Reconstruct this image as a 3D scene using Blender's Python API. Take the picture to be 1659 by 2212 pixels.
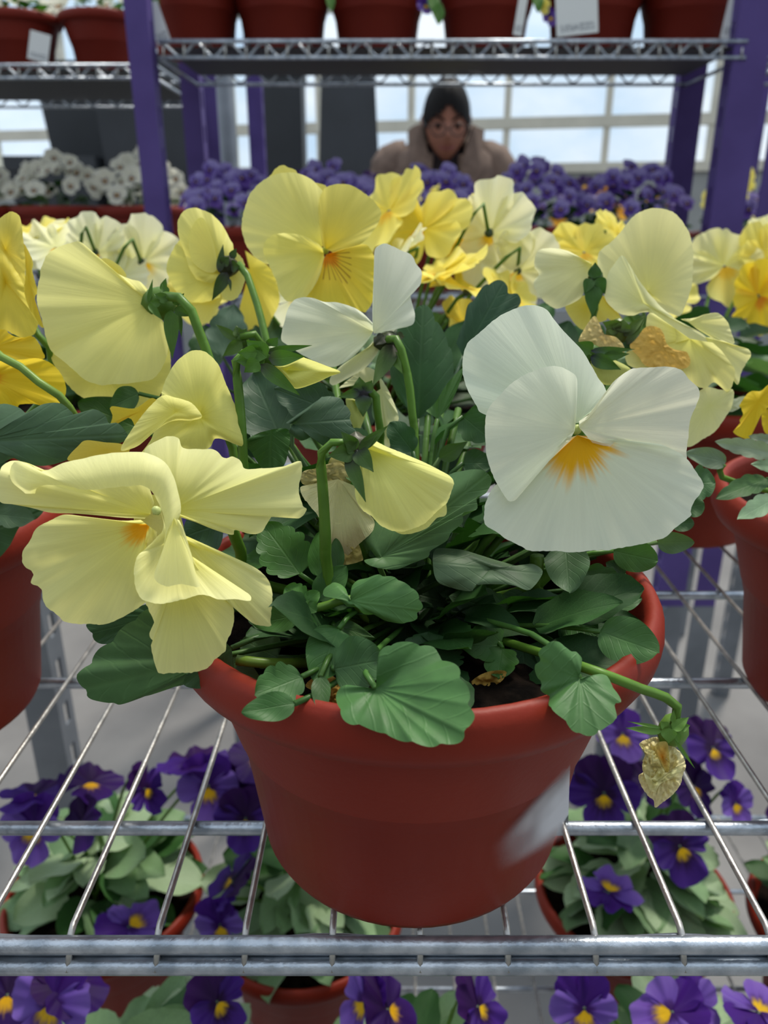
import bpy, bmesh, math, random
import numpy as np
from mathutils import Vector, Matrix, noise

# ------------------------------------------------------------------ camera
F_PX = 1662.0
PITCH = math.radians(20.7)
ZC = 1.25
scene = bpy.context.scene
for o in list(bpy.data.objects):
    bpy.data.objects.remove(o)
col = scene.collection
cd = bpy.data.cameras.new('camera')
cam = bpy.data.objects.new('camera', cd)
col.objects.link(cam)
scene.camera = cam
cam.location = (0, 0, ZC)
cam.rotation_euler = (math.pi / 2 - PITCH, 0, 0)
cd.sensor_fit = 'VERTICAL'
cd.sensor_height = 36
cd.sensor_width = 27
cd.lens = 36 * F_PX / 2212
cd.clip_start = .01
cd.dof.use_dof = True
cd.dof.focus_distance = .215
cd.dof.aperture_fstop = cd.lens / 1.75

# ------------------------------------------------------------------ light
scene.view_settings.view_transform = 'Standard'
scene.view_settings.look = 'None'
scene.view_settings.gamma = 1
scene.view_settings.use_curve_mapping = False
scene.view_settings.exposure = .45

w = bpy.data.worlds.new('sky')
scene.world = w
w.use_nodes = True
nt = w.node_tree
nt.nodes.clear()
tc = nt.nodes.new('ShaderNodeTexCoord')
mp = nt.nodes.new('ShaderNodeMapping')
mp.inputs['Scale'].default_value = (1.6, 1.6, 3.2)
nz = nt.nodes.new('ShaderNodeTexNoise')
nz.inputs['Scale'].default_value = 2.2
nz.inputs['Detail'].default_value = 5
nz.inputs['Roughness'].default_value = .55
rp = nt.nodes.new('ShaderNodeValToRGB')
rp.color_ramp.elements[0].position = .36
rp.color_ramp.elements[0].color = (.50, .68, .86, 1)
rp.color_ramp.elements[1].position = .66
rp.color_ramp.elements[1].color = (1.0, 1.0, 1.0, 1)
bg = nt.nodes.new('ShaderNodeBackground')
bg.inputs['Strength'].default_value = .86
wo = nt.nodes.new('ShaderNodeOutputWorld')
nt.links.new(tc.outputs['Generated'], mp.inputs[0])
nt.links.new(mp.outputs[0], nz.inputs[0])
nt.links.new(nz.outputs[0], rp.inputs[0])
nt.links.new(rp.outputs[0], bg.inputs[0])
nt.links.new(bg.outputs[0], wo.inputs[0])

sd = bpy.data.lights.new('sun', 'SUN')
sd.energy = 2.8
sd.color = (1.0, .93, .82)
sd.angle = math.radians(9)
so = bpy.data.objects.new('sun', sd)
col.objects.link(so)
# the sun stands high, behind the flowers and a little to the right
so.rotation_euler = Vector((-.32, -.42, -1)).to_track_quat('-Z', 'Y').to_euler()
so.location = (2, 3, 5)

# ------------------------------------------------------------------ pixel -> place
CT, ST = math.cos(PITCH), math.sin(PITCH)

def pt(px, py, d):
    x = (px - 829.5) / F_PX * d
    y = -(py - 1106) / F_PX * d
    return Vector((x, d * CT + y * ST, ZC - d * ST + y * CT))

def pty(px, py, Y):
    k = (py - 1106) / F_PX
    d = Y / (CT - k * ST)
    return pt(px, py, d)

def lin(c):
    r = []
    for v in c[:3]:
        v /= 255.0
        r.append(v / 12.92 if v <= .04045 else ((v + .055) / 1.055) ** 2.4)
    return np.array(r)

# ------------------------------------------------------------------ node helpers / materials
def newmat(name):
    m = bpy.data.materials.new(name)
    m.use_nodes = True
    t = m.node_tree
    for n in list(t.nodes):
        t.nodes.remove(n)
    out = t.nodes.new('ShaderNodeOutputMaterial')
    return m, t, out

def N(t, typ, **kw):
    n = t.nodes.new(typ)
    for k, v in kw.items():
        if k in n.inputs:
            n.inputs[k].default_value = v
        else:
            setattr(n, k, v)
    return n

def mth(t, op, a, b=None):
    n = t.nodes.new('ShaderNodeMath')
    n.operation = op
    for i, v in enumerate((a, b)):
        if v is None:
            continue
        if isinstance(v, (int, float)):
            n.inputs[i].default_value = v
        else:
            t.links.new(v, n.inputs[i])
    return n.outputs[0]

def smooth(t, v, a, b, lo=0., hi=1.):
    n = t.nodes.new('ShaderNodeMapRange')
    n.interpolation_type = 'SMOOTHSTEP'
    t.links.new(v, n.inputs[0])
    n.inputs[1].default_value = a
    n.inputs[2].default_value = b
    n.inputs[3].default_value = lo
    n.inputs[4].default_value = hi
    return n.outputs[0]

def rgba(c):
    return (c[0], c[1], c[2], 1)

def plain(name, c, rough=.5, metal=0., spec=.5, var=.12, nscale=30., bump=0., c2=None, bscale=None, lo=.35, hi=.65):
    m, t, out = newmat(name)
    b = N(t, 'ShaderNodeBsdfPrincipled', Roughness=rough, Metallic=metal)
    b.inputs['Specular IOR Level'].default_value = spec
    tcn = N(t, 'ShaderNodeTexCoord')
    n = N(t, 'ShaderNodeTexNoise', Scale=nscale, Detail=5.0)
    t.links.new(tcn.outputs['Object'], n.inputs['Vector'])
    r = N(t, 'ShaderNodeValToRGB')
    a = lin(c)
    e = lin(c2) if c2 is not None else a * (1 - var)
    r.color_ramp.elements[0].position = lo
    r.color_ramp.elements[1].position = hi
    r.color_ramp.elements[0].color = rgba(e)
    r.color_ramp.elements[1].color = rgba(a)
    t.links.new(n.outputs[0], r.inputs[0])
    t.links.new(r.outputs[0], b.inputs['Base Color'])
    if bump:
        n2 = N(t, 'ShaderNodeTexNoise', Scale=bscale or nscale * 4, Detail=6.0)
        t.links.new(tcn.outputs['Object'], n2.inputs['Vector'])
        bp = N(t, 'ShaderNodeBump', Strength=bump, Distance=.001)
        t.links.new(n2.outputs[0], bp.inputs['Height'])
        t.links.new(bp.outputs[0], b.inputs['Normal'])
    t.links.new(b.outputs[0], out.inputs[0])
    return m

def petal_mat(name, trans=.42, rough=.55, spec=.25, crumple=0.):
    m, t, out = newmat(name)
    at = N(t, 'ShaderNodeAttribute', attribute_name='Col')
    uv = N(t, 'ShaderNodeUVMap')
    sep = N(t, 'ShaderNodeSeparateXYZ')
    t.links.new(uv.outputs[0], sep.inputs[0])
    cmb = N(t, 'ShaderNodeCombineXYZ')
    t.links.new(mth(t, 'MULTIPLY', sep.outputs[0], 60.), cmb.inputs[0])
    t.links.new(mth(t, 'MULTIPLY', sep.outputs[1], 1.7), cmb.inputs[1])
    n = N(t, 'ShaderNodeTexNoise', Scale=1.0, Detail=4.0, Roughness=.6)
    t.links.new(cmb.outputs[0], n.inputs['Vector'])
    f = smooth(t, n.outputs[0], .3, .7, .965, 1.015)
    mx = N(t, 'ShaderNodeMix', data_type='RGBA', blend_type='MULTIPLY')
    mx.inputs['Factor'].default_value = 1
    t.links.new(at.outputs['Color'], mx.inputs[6])
    cc = N(t, 'ShaderNodeCombineColor')
    for i in range(3):
        t.links.new(f, cc.inputs[i])
    t.links.new(cc.outputs[0], mx.inputs[7])
    bp = N(t, 'ShaderNodeBump', Strength=.22, Distance=.0005)
    if crumple:
        tcn = N(t, 'ShaderNodeTexCoord')
        n2 = N(t, 'ShaderNodeTexNoise', Scale=260., Detail=4.0, Distortion=1.0)
        t.links.new(tcn.outputs['Object'], n2.inputs['Vector'])
        h = mth(t, 'ADD', mth(t, 'MULTIPLY', n2.outputs[0], crumple), n.outputs[0])
        bp.inputs['Strength'].default_value = .7
        bp.inputs['Distance'].default_value = .0007
        t.links.new(h, bp.inputs['Height'])
    else:
        t.links.new(n.outputs[0], bp.inputs['Height'])
    b = N(t, 'ShaderNodeBsdfPrincipled', Roughness=rough)
    b.inputs['Specular IOR Level'].default_value = spec
    tr = N(t, 'ShaderNodeBsdfTranslucent')
    ms = N(t, 'ShaderNodeMixShader', Fac=trans)
    for nd, s in ((b, 'Base Color'), (tr, 'Color')):
        t.links.new(mx.outputs[2], nd.inputs[s])
        t.links.new(bp.outputs[0], nd.inputs['Normal'])
    t.links.new(b.outputs[0], ms.inputs[1])
    t.links.new(tr.outputs[0], ms.inputs[2])
    t.links.new(ms.outputs[0], out.inputs[0])
    return m

def leaf_mat(name, rough=.52, spec=.32, trans=.14, vein=.22, sheen=0.):
    m, t, out = newmat(name)
    at = N(t, 'ShaderNodeAttribute', attribute_name='Col')
    uv = N(t, 'ShaderNodeUVMap')
    sep = N(t, 'ShaderNodeSeparateXYZ')
    t.links.new(uv.outputs[0], sep.inputs[0])
    a = mth(t, 'MULTIPLY', mth(t, 'ABSOLUTE', mth(t, 'SUBTRACT', sep.outputs[0], .5)), 2.)
    mid = smooth(t, a, .0, .07, 1., 0.)
    tcn = N(t, 'ShaderNodeTexCoord')
    nz = N(t, 'ShaderNodeTexNoise', Scale=95., Detail=4.0)
    t.links.new(tcn.outputs['Object'], nz.inputs['Vector'])
    ph = mth(t, 'ADD', mth(t, 'MULTIPLY', mth(t, 'SUBTRACT', sep.outputs[1], mth(t, 'MULTIPLY', a, .42)), 6.), mth(t, 'MULTIPLY', nz.outputs[0], .5))
    fr = mth(t, 'FRACT', ph)
    lat = smooth(t, mth(t, 'ABSOLUTE', mth(t, 'SUBTRACT', fr, .5)), .40, .5, 0., .55)
    v = mth(t, 'MAXIMUM', mid, lat)
    ve = mth(t, 'MULTIPLY', v, vein)
    mx = N(t, 'ShaderNodeMix', data_type='RGBA', blend_type='MIX')
    t.links.new(ve, mx.inputs[0])
    br = N(t, 'ShaderNodeMix', data_type='RGBA', blend_type='MULTIPLY')
    br.inputs['Factor'].default_value = 1
    sc = smooth(t, nz.outputs[0], .3, .7, .76, 1.06)
    cc = N(t, 'ShaderNodeCombineColor')
    for i in range(3):
        t.links.new(sc if i < 2 else mth(t, 'MULTIPLY', sc, .86), cc.inputs[i])
    t.links.new(at.outputs['Color'], br.inputs[6])
    t.links.new(cc.outputs[0], br.inputs[7])
    t.links.new(br.outputs[2], mx.inputs[6])
    li = N(t, 'ShaderNodeMix', data_type='RGBA', blend_type='ADD')
    li.inputs['Factor'].default_value = 1
    t.links.new(at.outputs['Color'], li.inputs[6])
    li.inputs[7].default_value = (.045, .07, .025, 1)
    t.links.new(li.outputs[2], mx.inputs[7])
    nf = N(t, 'ShaderNodeTexNoise', Scale=700., Detail=3.0)
    t.links.new(tcn.outputs['Object'], nf.inputs['Vector'])
    h = mth(t, 'SUBTRACT', mth(t, 'MULTIPLY', nf.outputs[0], .35), mth(t, 'MULTIPLY', v, .7))
    bp = N(t, 'ShaderNodeBump', Strength=.3, Distance=.0005)
    t.links.new(h, bp.inputs['Height'])
    b = N(t, 'ShaderNodeBsdfPrincipled', Roughness=rough)
    b.inputs['Specular IOR Level'].default_value = spec
    if sheen:
        b.inputs['Sheen Weight'].default_value = sheen
        b.inputs['Sheen Roughness'].default_value = .4
    tr = N(t, 'ShaderNodeBsdfTranslucent')
    t.links.new(mx.outputs[2], b.inputs['Base Color'])
    tg = N(t, 'ShaderNodeMix', data_type='RGBA', blend_type='MULTIPLY')
    tg.inputs['Factor'].default_value = 1
    t.links.new(mx.outputs[2], tg.inputs[6])
    tg.inputs[7].default_value = (1.5, 1.9, .7, 1)
    t.links.new(tg.outputs[2], tr.inputs['Color'])
    t.links.new(bp.outputs[0], b.inputs['Normal'])
    ms = N(t, 'ShaderNodeMixShader', Fac=trans)
    t.links.new(b.outputs[0], ms.inputs[1])
    t.links.new(tr.outputs[0], ms.inputs[2])
    t.links.new(ms.outputs[0], out.inputs[0])
    return m

M_PETAL = petal_mat('petal')
M_DRY = petal_mat('withered petal', trans=.38, rough=.8, crumple=1.0)
M_LEAF = leaf_mat('pansy leaf')
M_LEAFG = leaf_mat('silvery leaf', rough=.5, spec=.4, sheen=.35, vein=.35)
M_STEM = leaf_mat('stem', rough=.4, trans=.12, vein=.12)
M_POT = plain('terracotta plastic', (134, 43, 26), rough=.5, spec=.22, nscale=14, c2=(122, 36, 22), bump=.12, bscale=420)
M_POTD = plain('dark red plastic', (124, 40, 28), rough=.55, spec=.2, nscale=10, c2=(112, 34, 24))
M_SOIL = plain('potting soil', (30, 23, 18), rough=.95, spec=.05, nscale=160, c2=(8, 6, 5), bump=1., bscale=420)
M_STEEL = plain('galvanised steel', (196, 204, 214), rough=.33, metal=.82, nscale=120, c2=(150, 160, 172), bump=.25, bscale=500)
M_WIRE = plain('plated wire', (205, 202, 196), rough=.34, metal=.8, nscale=150, c2=(160, 160, 158), bump=.2, bscale=700)
M_PURPLE = plain('purple paint', (90, 75, 138), rough=.55, spec=.2, nscale=12, c2=(80, 65, 124))
M_GREYP = plain('grey painted steel', (128, 134, 142), rough=.45, metal=.3, nscale=12, c2=(108, 114, 122))
M_FLOOR = plain('concrete floor', (126, 125, 124), rough=.85, nscale=2.5, c2=(104, 103, 103), bump=.2, bscale=60, spec=.2)
M_FRAME = plain('window frame', (205, 200, 184), rough=.5, nscale=8)
M_WALL = plain('knee wall', (150, 152, 150), rough=.8, nscale=5)
M_CHAR = plain('charcoal planter', (52, 56, 62), rough=.6, nscale=6, c2=(46, 50, 55))
M_BENCH = plain('bench top', (120, 122, 124), rough=.7, nscale=8)
M_CALYX = plain('calyx', (72, 98, 52), rough=.5, nscale=300, c2=(46, 44, 58))

def tag_mat():
    m, t, out = newmat('price tag')
    b = N(t, 'ShaderNodeBsdfPrincipled', Roughness=.55)
    uv = N(t, 'ShaderNodeUVMap')
    sep = N(t, 'ShaderNodeSeparateXYZ')
    t.links.new(uv.outputs[0], sep.inputs[0])
    u, v = sep.outputs[0], sep.outputs[1]
    nn = N(t, 'ShaderNodeTexNoise', Scale=14., Detail=2.0)
    t.links.new(uv.outputs[0], nn.inputs['Vector'])
    blk = mth(t, 'MULTIPLY', mth(t, 'GREATER_THAN', v, .1), mth(t, 'LESS_THAN', v, .27))
    blk = mth(t, 'MULTIPLY', blk, mth(t, 'MULTIPLY', mth(t, 'GREATER_THAN', u, .1), mth(t, 'LESS_THAN', u, .92)))
    blk = mth(t, 'MULTIPLY', blk, smooth(t, nn.outputs[0], .42, .58, .15, .7))
    mx = N(t, 'ShaderNodeMix', data_type='RGBA')
    t.links.new(blk, mx.inputs[0])
    mx.inputs[6].default_value = (.72, .74, .74, 1)
    mx.inputs[7].default_value = (.12, .14, .18, 1)
    t.links.new(mx.outputs[2], b.inputs['Base Color'])
    t.links.new(b.outputs[0], out.inputs[0])
    return m
M_TAG = tag_mat()

def glass_mat():
    m, t, out = newmat('polycarbonate pane')
    tr = N(t, 'ShaderNodeBsdfTransparent')
    tr.inputs[0].default_value = (.93, .97, 1.0, 1)
    gl = N(t, 'ShaderNodeBsdfGlossy', Roughness=.1)
    gl.inputs[0].default_value = (.9, .95, 1, 1)
    ms = N(t, 'ShaderNodeMixShader', Fac=.06)
    t.links.new(tr.outputs[0], ms.inputs[1])
    t.links.new(gl.outputs[0], ms.inputs[2])
    t.links.new(ms.outputs[0], out.inputs[0])
    return m
M_GLASS = glass_mat()

# ------------------------------------------------------------------ object helpers
WORLD = {}

def reg(o, parent):
    col.objects.link(o)
    if parent is not None:
        o.parent = parent
        o.matrix_parent_inverse = WORLD[parent.name].inverted()
    WORLD[o.name] = Matrix.Identity(4)
    return o

def tag(o, label, cat, group=None, kind=None):
    if label:
        o['label'] = label
    if cat:
        o['category'] = cat
    if group:
        o['group'] = group
    if kind:
        o['kind'] = kind
    return o

def empty(name, loc, label, cat, group=None):
    o = bpy.data.objects.new(name, None)
    o.empty_display_size = .02
    col.objects.link(o)
    o.location = loc
    WORLD[o.name] = Matrix.Translation(Vector(loc))
    return tag(o, label, cat, group)

def make_mesh(name, V, Fc, mat, uv=None, cl=None, smooth=True):
    me = bpy.data.meshes.new(name)
    me.from_pydata([tuple(v) for v in V], [], [tuple(f) for f in Fc])
    if uv is not None:
        lay = me.uv_layers.new(name='UVMap')
        idx = np.zeros(len(me.loops), dtype=np.int32)
        me.loops.foreach_get('vertex_index', idx)
        lay.data.foreach_set('uv', np.asarray(uv, dtype=np.float32)[idx].ravel())
    if cl is not None:
        cl = np.asarray(cl, dtype=np.float32)
        if cl.ndim == 1:
            cl = np.tile(cl, (len(V), 1))
        a = me.color_attributes.new('Col', 'FLOAT_COLOR', 'POINT')
        a.data.foreach_set('color', np.hstack([cl, np.ones((len(V), 1), np.float32)]).astype(np.float32).ravel())
    if smooth:
        me.polygons.foreach_set('use_smooth', [True] * len(me.polygons))
    me.materials.append(mat)
    me.update()
    return me

def obj(name, me, parent=None, label=None):
    o = bpy.data.objects.new(name, me)
    reg(o, parent)
    if label:
        o['label'] = label
    return o

def mobj(name, V, Fc, mat, parent=None, uv=None, cl=None, smooth=True, label=None):
    return obj(name, make_mesh(name, V, Fc, mat, uv, cl, smooth), parent, label)

def inst(name, me, mat4, parent, label=None):
    """a shared mesh placed by a world matrix"""
    o = bpy.data.objects.new(name, me)
    reg(o, parent)
    o.matrix_basis = mat4
    WORLD[o.name] = mat4.copy()
    if label:
        o['label'] = label
    return o

def catmull(P, n, closed=False):
    P = np.asarray(P, float)
    if closed:
        Q = np.vstack([P[-1], P, P[0], P[1]])
    else:
        Q = np.vstack([2 * P[0] - P[1], P, 2 * P[-1] - P[-2]])
    m = len(Q) - 3
    seg = np.linalg.norm(np.diff(Q[1:-1, :2] if P.shape[1] > 2 and False else Q[1:-1], axis=0), axis=1) + 1e-9
    cum = np.concatenate([[0], np.cumsum(seg)])
    u = np.linspace(0, cum[-1], n + 1 if closed else n)
    if closed:
        u = u[:-1]
    out = []
    for x in u:
        i = min(int(np.searchsorted(cum, x, side='right')) - 1, m - 1)
        t = (x - cum[i]) / seg[i]
        a, b, c, d = Q[i], Q[i + 1], Q[i + 2], Q[i + 3]
        out.append(.5 * ((2 * b) + (c - a) * t + (2 * a - 5 * b + 4 * c - d) * t * t + (3 * b - a - 3 * c + d) * t ** 3))
    return np.array(out)

def tube_mesh(P, r, ns=8, n=None):
    """P: 3D points, r: radius or list"""
    P = np.array([tuple(p) for p in P], float)
    if n:
        rr = np.asarray(r, float) * np.ones(len(P))
        A = catmull(np.hstack([P, rr[:, None] * 1.0]), n)
        P, R = A[:, :3], np.abs(A[:, 3])
    else:
        R = np.asarray(r, float) * np.ones(len(P))
    V, Fc, UV = [], [], []
    T = np.gradient(P, axis=0)
    ref = np.array([.3, .2, .93])
    for i in range(len(P)):
        t = T[i] / (np.linalg.norm(T[i]) + 1e-12)
        a = np.cross(t, ref)
        if np.linalg.norm(a) < 1e-3:
            a = np.cross(t, [1, 0, 0])
        a /= np.linalg.norm(a)
        b = np.cross(t, a)
        for k in range(ns):
            g = 2 * math.pi * k / ns
            V.append(P[i] + R[i] * (math.cos(g) * a + math.sin(g) * b))
            UV.append((.25, i / len(P)))
    for i in range(len(P) - 1):
        for k in range(ns):
            k2 = (k + 1) % ns
            Fc.append((i * ns + k, i * ns + k2, (i + 1) * ns + k2, (i + 1) * ns + k))
    Fc.append(tuple(range(ns))[::-1])
    Fc.append(tuple((len(P) - 1) * ns + k for k in range(ns)))
    return V, Fc, UV

def tube(name, P, r, mat, parent, ns=8, n=None, cl=None, label=None):
    V, Fc, UV = tube_mesh(P, r, ns, n)
    return mobj(name, V, Fc, mat, parent, UV, cl, label=label)

def lathe(prof, n=48):
    V, Fc = [], []
    for r, z in prof:
        for k in range(n):
            g = 2 * math.pi * k / n
            V.append((r * math.cos(g), r * math.sin(g), z))
    for i in range(len(prof) - 1):
        for k in range(n):
            k2 = (k + 1) % n
            Fc.append((i * n + k, i * n + k2, (i + 1) * n + k2, (i + 1) * n + k))
    return V, Fc

def box_mesh(x0, x1, y0, y1, z0, z1):
    V = [(x, y, z) for z in (z0, z1) for y in (y0, y1) for x in (x0, x1)]
    Fc = [(0, 2, 3, 1), (4, 5, 7, 6), (0, 1, 5, 4), (2, 6, 7, 3), (0, 4, 6, 2), (1, 3, 7, 5)]
    return V, Fc

def box(name, b, mat, parent=None, bev=0., label=None):
    V, Fc = box_mesh(*b)
    o = mobj(name, V, Fc, mat, parent, smooth=False, label=label)
    if bev:
        md = o.modifiers.new('bevel', 'BEVEL')
        md.width = bev
        md.segments = 2
    return o

def blob_mesh(name, c, r, mat, cl=None, seed=0, amp=.15, nu=12, nv=8, sq=(1, 1, 1)):
    V, Fc = [], []
    for j in range(nv + 1):
        th = math.pi * j / nv
        for i in range(nu):
            ph = 2 * math.pi * i / nu
            d = Vector((math.sin(th) * math.cos(ph), math.sin(th) * math.sin(ph), math.cos(th)))
            k = r * (1 + amp * noise.noise(d * 2.1 + Vector((seed, seed * .7, 3))))
            V.append((c[0] + d.x * k * sq[0], c[1] + d.y * k * sq[1], c[2] + d.z * k * sq[2]))
    for j in range(nv):
        for i in range(nu):
            i2 = (i + 1) % nu
            Fc.append((j * nu + i, (j + 1) * nu + i, (j + 1) * nu + i2, j * nu + i2))
    return make_mesh(name, V, Fc, mat, [(.25, .5)] * len(V), cl if cl is not None else np.array([.1, .2, .05]))

RNG = random.Random(7)

# ---- colours (sRGB, the things' own colours)
G_DARK, G_MID, G_LIGHT, G_BLUE, G_YEL = (42, 76, 40), (52, 92, 46), (76, 120, 62), (54, 86, 66), (86, 122, 44)
G_SILV = (122, 152, 118)
PALE = ((246, 240, 140), (250, 246, 184))
YEL = ((246, 224, 70), (250, 238, 128))
DEEP = ((250, 206, 26), (250, 220, 60))
WHITE = ((238, 247, 214), (241, 249, 228))
CREAM = ((244, 242, 176), (249, 248, 216))

def hashn(x, seed):
    return noise.noise(Vector((x, seed * 13.7, seed * 3.1)))

def fan(name, base, outline, d0, parent, c=PALE, mat=None, closed=False, bulge=0., ruf=0., rufk=4., jag=2., nr=12, na=72,
        p=1.4, blotch=None, seed=None, cup=0., scall=0, scd=.1, tip=None, fold=0., leaf=False, crum=0., label=None, shade=None):
    """A thin petal or leaf blade.  base and outline are photo pixels; d0 = distance from the lens (m) at the base;
    each outline point may carry a distance offset in mm (+ = farther).  The blade is bent in depth."""
    if seed is None:
        seed = RNG.random() * 50
    O = np.array([(q[0], q[1], (q[2] if len(q) > 2 else 0.)) for q in outline], float)
    O[:, 2] *= 5.0          # so that depth changes count a little in the spacing
    if not leaf and na >= 60:
        na = int(na * 2.2)
    C = catmull(O, na, closed)
    C[:, 2] /= 5.0
    b = np.array(base, float)
    n = len(C)
    S = np.linspace(0, 1, n, endpoint=not closed)
    V, UV, CL = [], [], []
    c0, c1 = lin(c[0]), lin(c[1])
    if tip is not None:
        ax = np.array(tip, float) - b
    else:
        rr = np.linalg.norm(C[:, :2] - b, axis=1)
        ax = (C[:, :2].mean(0) - b)
        if np.linalg.norm(ax) < 1:
            ax = C[rr.argmax(), :2] - b
    al = np.linalg.norm(ax)
    ax /= al
    pr = np.array([-ax[1], ax[0]])
    rel = C[:, :2] - b
    vmax = (rel @ ax).max()
    vmin = min(0, (rel @ ax).min())
    umax = np.abs(rel @ pr).max()
    for i in range(n):
        s = S[i]
        e = C[i, :2] - b
        L = np.linalg.norm(e) + 1e-6
        k = 1.
        if scall:
            q = abs(math.sin(math.pi * scall * s))
            k *= 1 - scd * (1 - q ** .55)
        k += jag / L * (.6 * hashn(s * n * .45, seed) + .5 * hashn(s * n * .17, seed + 4))
        for j in range(nr + 1):
            t = (j / nr) ** .9
            P = b + e * k * t
            r2 = e @ pr * t / (umax + 1e-6)
            D = C[i, 2] * t ** p - bulge * 4 * t * (1 - t) + ruf * t ** 2.2 * (hashn(s * rufk * 2, seed + 9) * 1.5 + .35 * hashn(s * rufk * 6, seed + 2) * t)
            D += cup * t * t + fold * abs(r2)
            if crum:
                D += crum * noise.noise(Vector((P[0] / 16., P[1] / 16., seed))) * min(1, t * 3) + .5 * crum * noise.noise(Vector((P[0] / 7., P[1] / 7., seed)))
            V.append(pt(P[0], P[1], d0 + D / 1000.))
            if leaf:
                UV.append((.5 + .5 * (e @ pr) * t / (umax + 1e-6), ((e @ ax) * t - vmin) / (vmax - vmin + 1e-6)))
                cc = c0 * (1 - .35 * t) + c1 * .35 * t
            else:
                UV.append((s, t))
                g = t ** .8
                cc = c0 * (1 - g) + c1 * g
                if blotch:
                    rad = blotch[1] * (1 + .4 * hashn(s * 22, seed + 5) + .2 * hashn(s * 60, seed))
                    x = max(0., min(1., (rad * 1.15 - t) / (rad * .55)))
                    if len(blotch) > 2:
                        x *= max(0, min(1, (1 - abs(s - blotch[2]) / blotch[3]) * 2.5))
                    x = x * x * (3 - 2 * x)
                    cc = cc * (1 - x) + lin(blotch[0]) * x
                    if len(blotch) > 4 and t < blotch[4]:
                        y = abs(math.sin(s * math.pi * 17))
                        if y > .93 and t > .12 and abs(s - blotch[2]) < blotch[3] * .55:
                            cc = cc * .45 + lin((120, 50, 20)) * .55
                if shade:
                    cc = shade(s, t, cc)
            CL.append(cc)
    m = nr + 1
    Fc = []
    rng = range(n if closed else n - 1)
    for i in rng:
        i2 = (i + 1) % n
        for j in range(nr):
            Fc.append((i * m + j, i2 * m + j, i2 * m + j + 1, i * m + j + 1))
    return mobj(name, V, Fc, mat or (M_LEAF if leaf else M_PETAL), parent, UV, CL, label=label)

def strip(name, A, B, d0, parent, c=PALE, n=70, m=9, bulge=0., jag=1.5, seed=1.):
    """a curled band between two edge curves"""
    A = catmull(np.array([(q[0], q[1], (q[2] if len(q) > 2 else 0.)) for q in A], float), n)
    B = catmull(np.array([(q[0], q[1], (q[2] if len(q) > 2 else 0.)) for q in B], float), n)
    V, UV, CL, Fc = [], [], [], []
    c0, c1 = lin(c[0]), lin(c[1])
    for i in range(n):
        for j in range(m):
            t = j / (m - 1)
            P = A[i] * (1 - t) + B[i] * t
            jj = jag * hashn(i * .5, seed) * ((1 - t) if t < .5 else t)
            V.append(pt(P[0], P[1] + jj, d0 + (P[2] - bulge * 4 * t * (1 - t)) / 1000.))
            UV.append((i / n, t))
            CL.append(c1 * (1 - t) + c0 * t)
    for i in range(n - 1):
        for j in range(m - 1):
            Fc.append((i * m + j, (i + 1) * m + j, (i + 1) * m + j + 1, i * m + j + 1))
    return mobj(name, V, Fc, M_PETAL, parent, UV, CL)

def blade(B, T, w, nrm, lobes=0, fold=.12, curl=.0, kind='ovate', seed=0., nv=16, nu=4, scd=.13, wave=.05):
    """leaf blade from B to T, unit lengths in metres; returns V, F, UV"""
    B, T = Vector(B), Vector(T)
    ax = T - B
    L = ax.length
    ax = ax.normalized()
    sd_ = ax.cross(Vector(nrm))
    if sd_.length < 1e-6:
        sd_ = ax.cross(Vector((1, 0, .2)))
    sd_ = sd_.normalized()
    nr_ = sd_.cross(ax).normalized()
    V, UV, Fc = [], [], []
    for i in range(nv + 1):
        v = i / nv
        if kind == 'ovate':
            prof = (math.sin(math.pi * v ** .72)) ** .62 if 0 < v < 1 else 0
        elif kind == 'round':
            prof = (math.sin(math.pi * v ** .85)) ** .5 if 0 < v < 1 else 0
        elif kind == 'lance':
            prof = (math.sin(math.pi * v ** .6)) ** 1.0 if 0 < v < 1 else 0
        elif kind == 'heart':
            prof = (math.sin(math.pi * (.12 + .88 * v) ** .8)) ** .6 if v < 1 else 0
        prof = max(prof, .03)
        if lobes:
            prof *= 1 - scd * (1 - abs(math.sin(math.pi * (lobes * v + .15))) ** .6)
        for j in range(-nu, nu + 1):
            u = j / nu
            x = u * prof * w * .5
            z = -fold * abs(u) ** 1.5 * w * -1. * prof + curl * L * (v * v - v * .2) * -1.
            z += wave * w * noise.noise(Vector((u * 1.3, v * 2.2, seed))) * 1.2 + wave * .8 * w * abs(u) ** 2 * math.sin(v * 11 + seed + (2 if u > 0 else 0))
            back = 0.
            if kind == 'heart' and v < .25:
                back = -(1 - v / .25) * abs(u) * .12 * L
            P = B + ax * (v * L + back) + sd_ * x + nr_ * z
            V.append(P)
            UV.append((.5 + .5 * u, v))
    m = 2 * nu + 1
    for i in range(nv):
        for j in range(m - 1):
            Fc.append((i * m + j, i * m + j + 1, (i + 1) * m + j + 1, (i + 1) * m + j))
    return V, Fc, UV

CAMP = Vector((0, 0, ZC))

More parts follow.
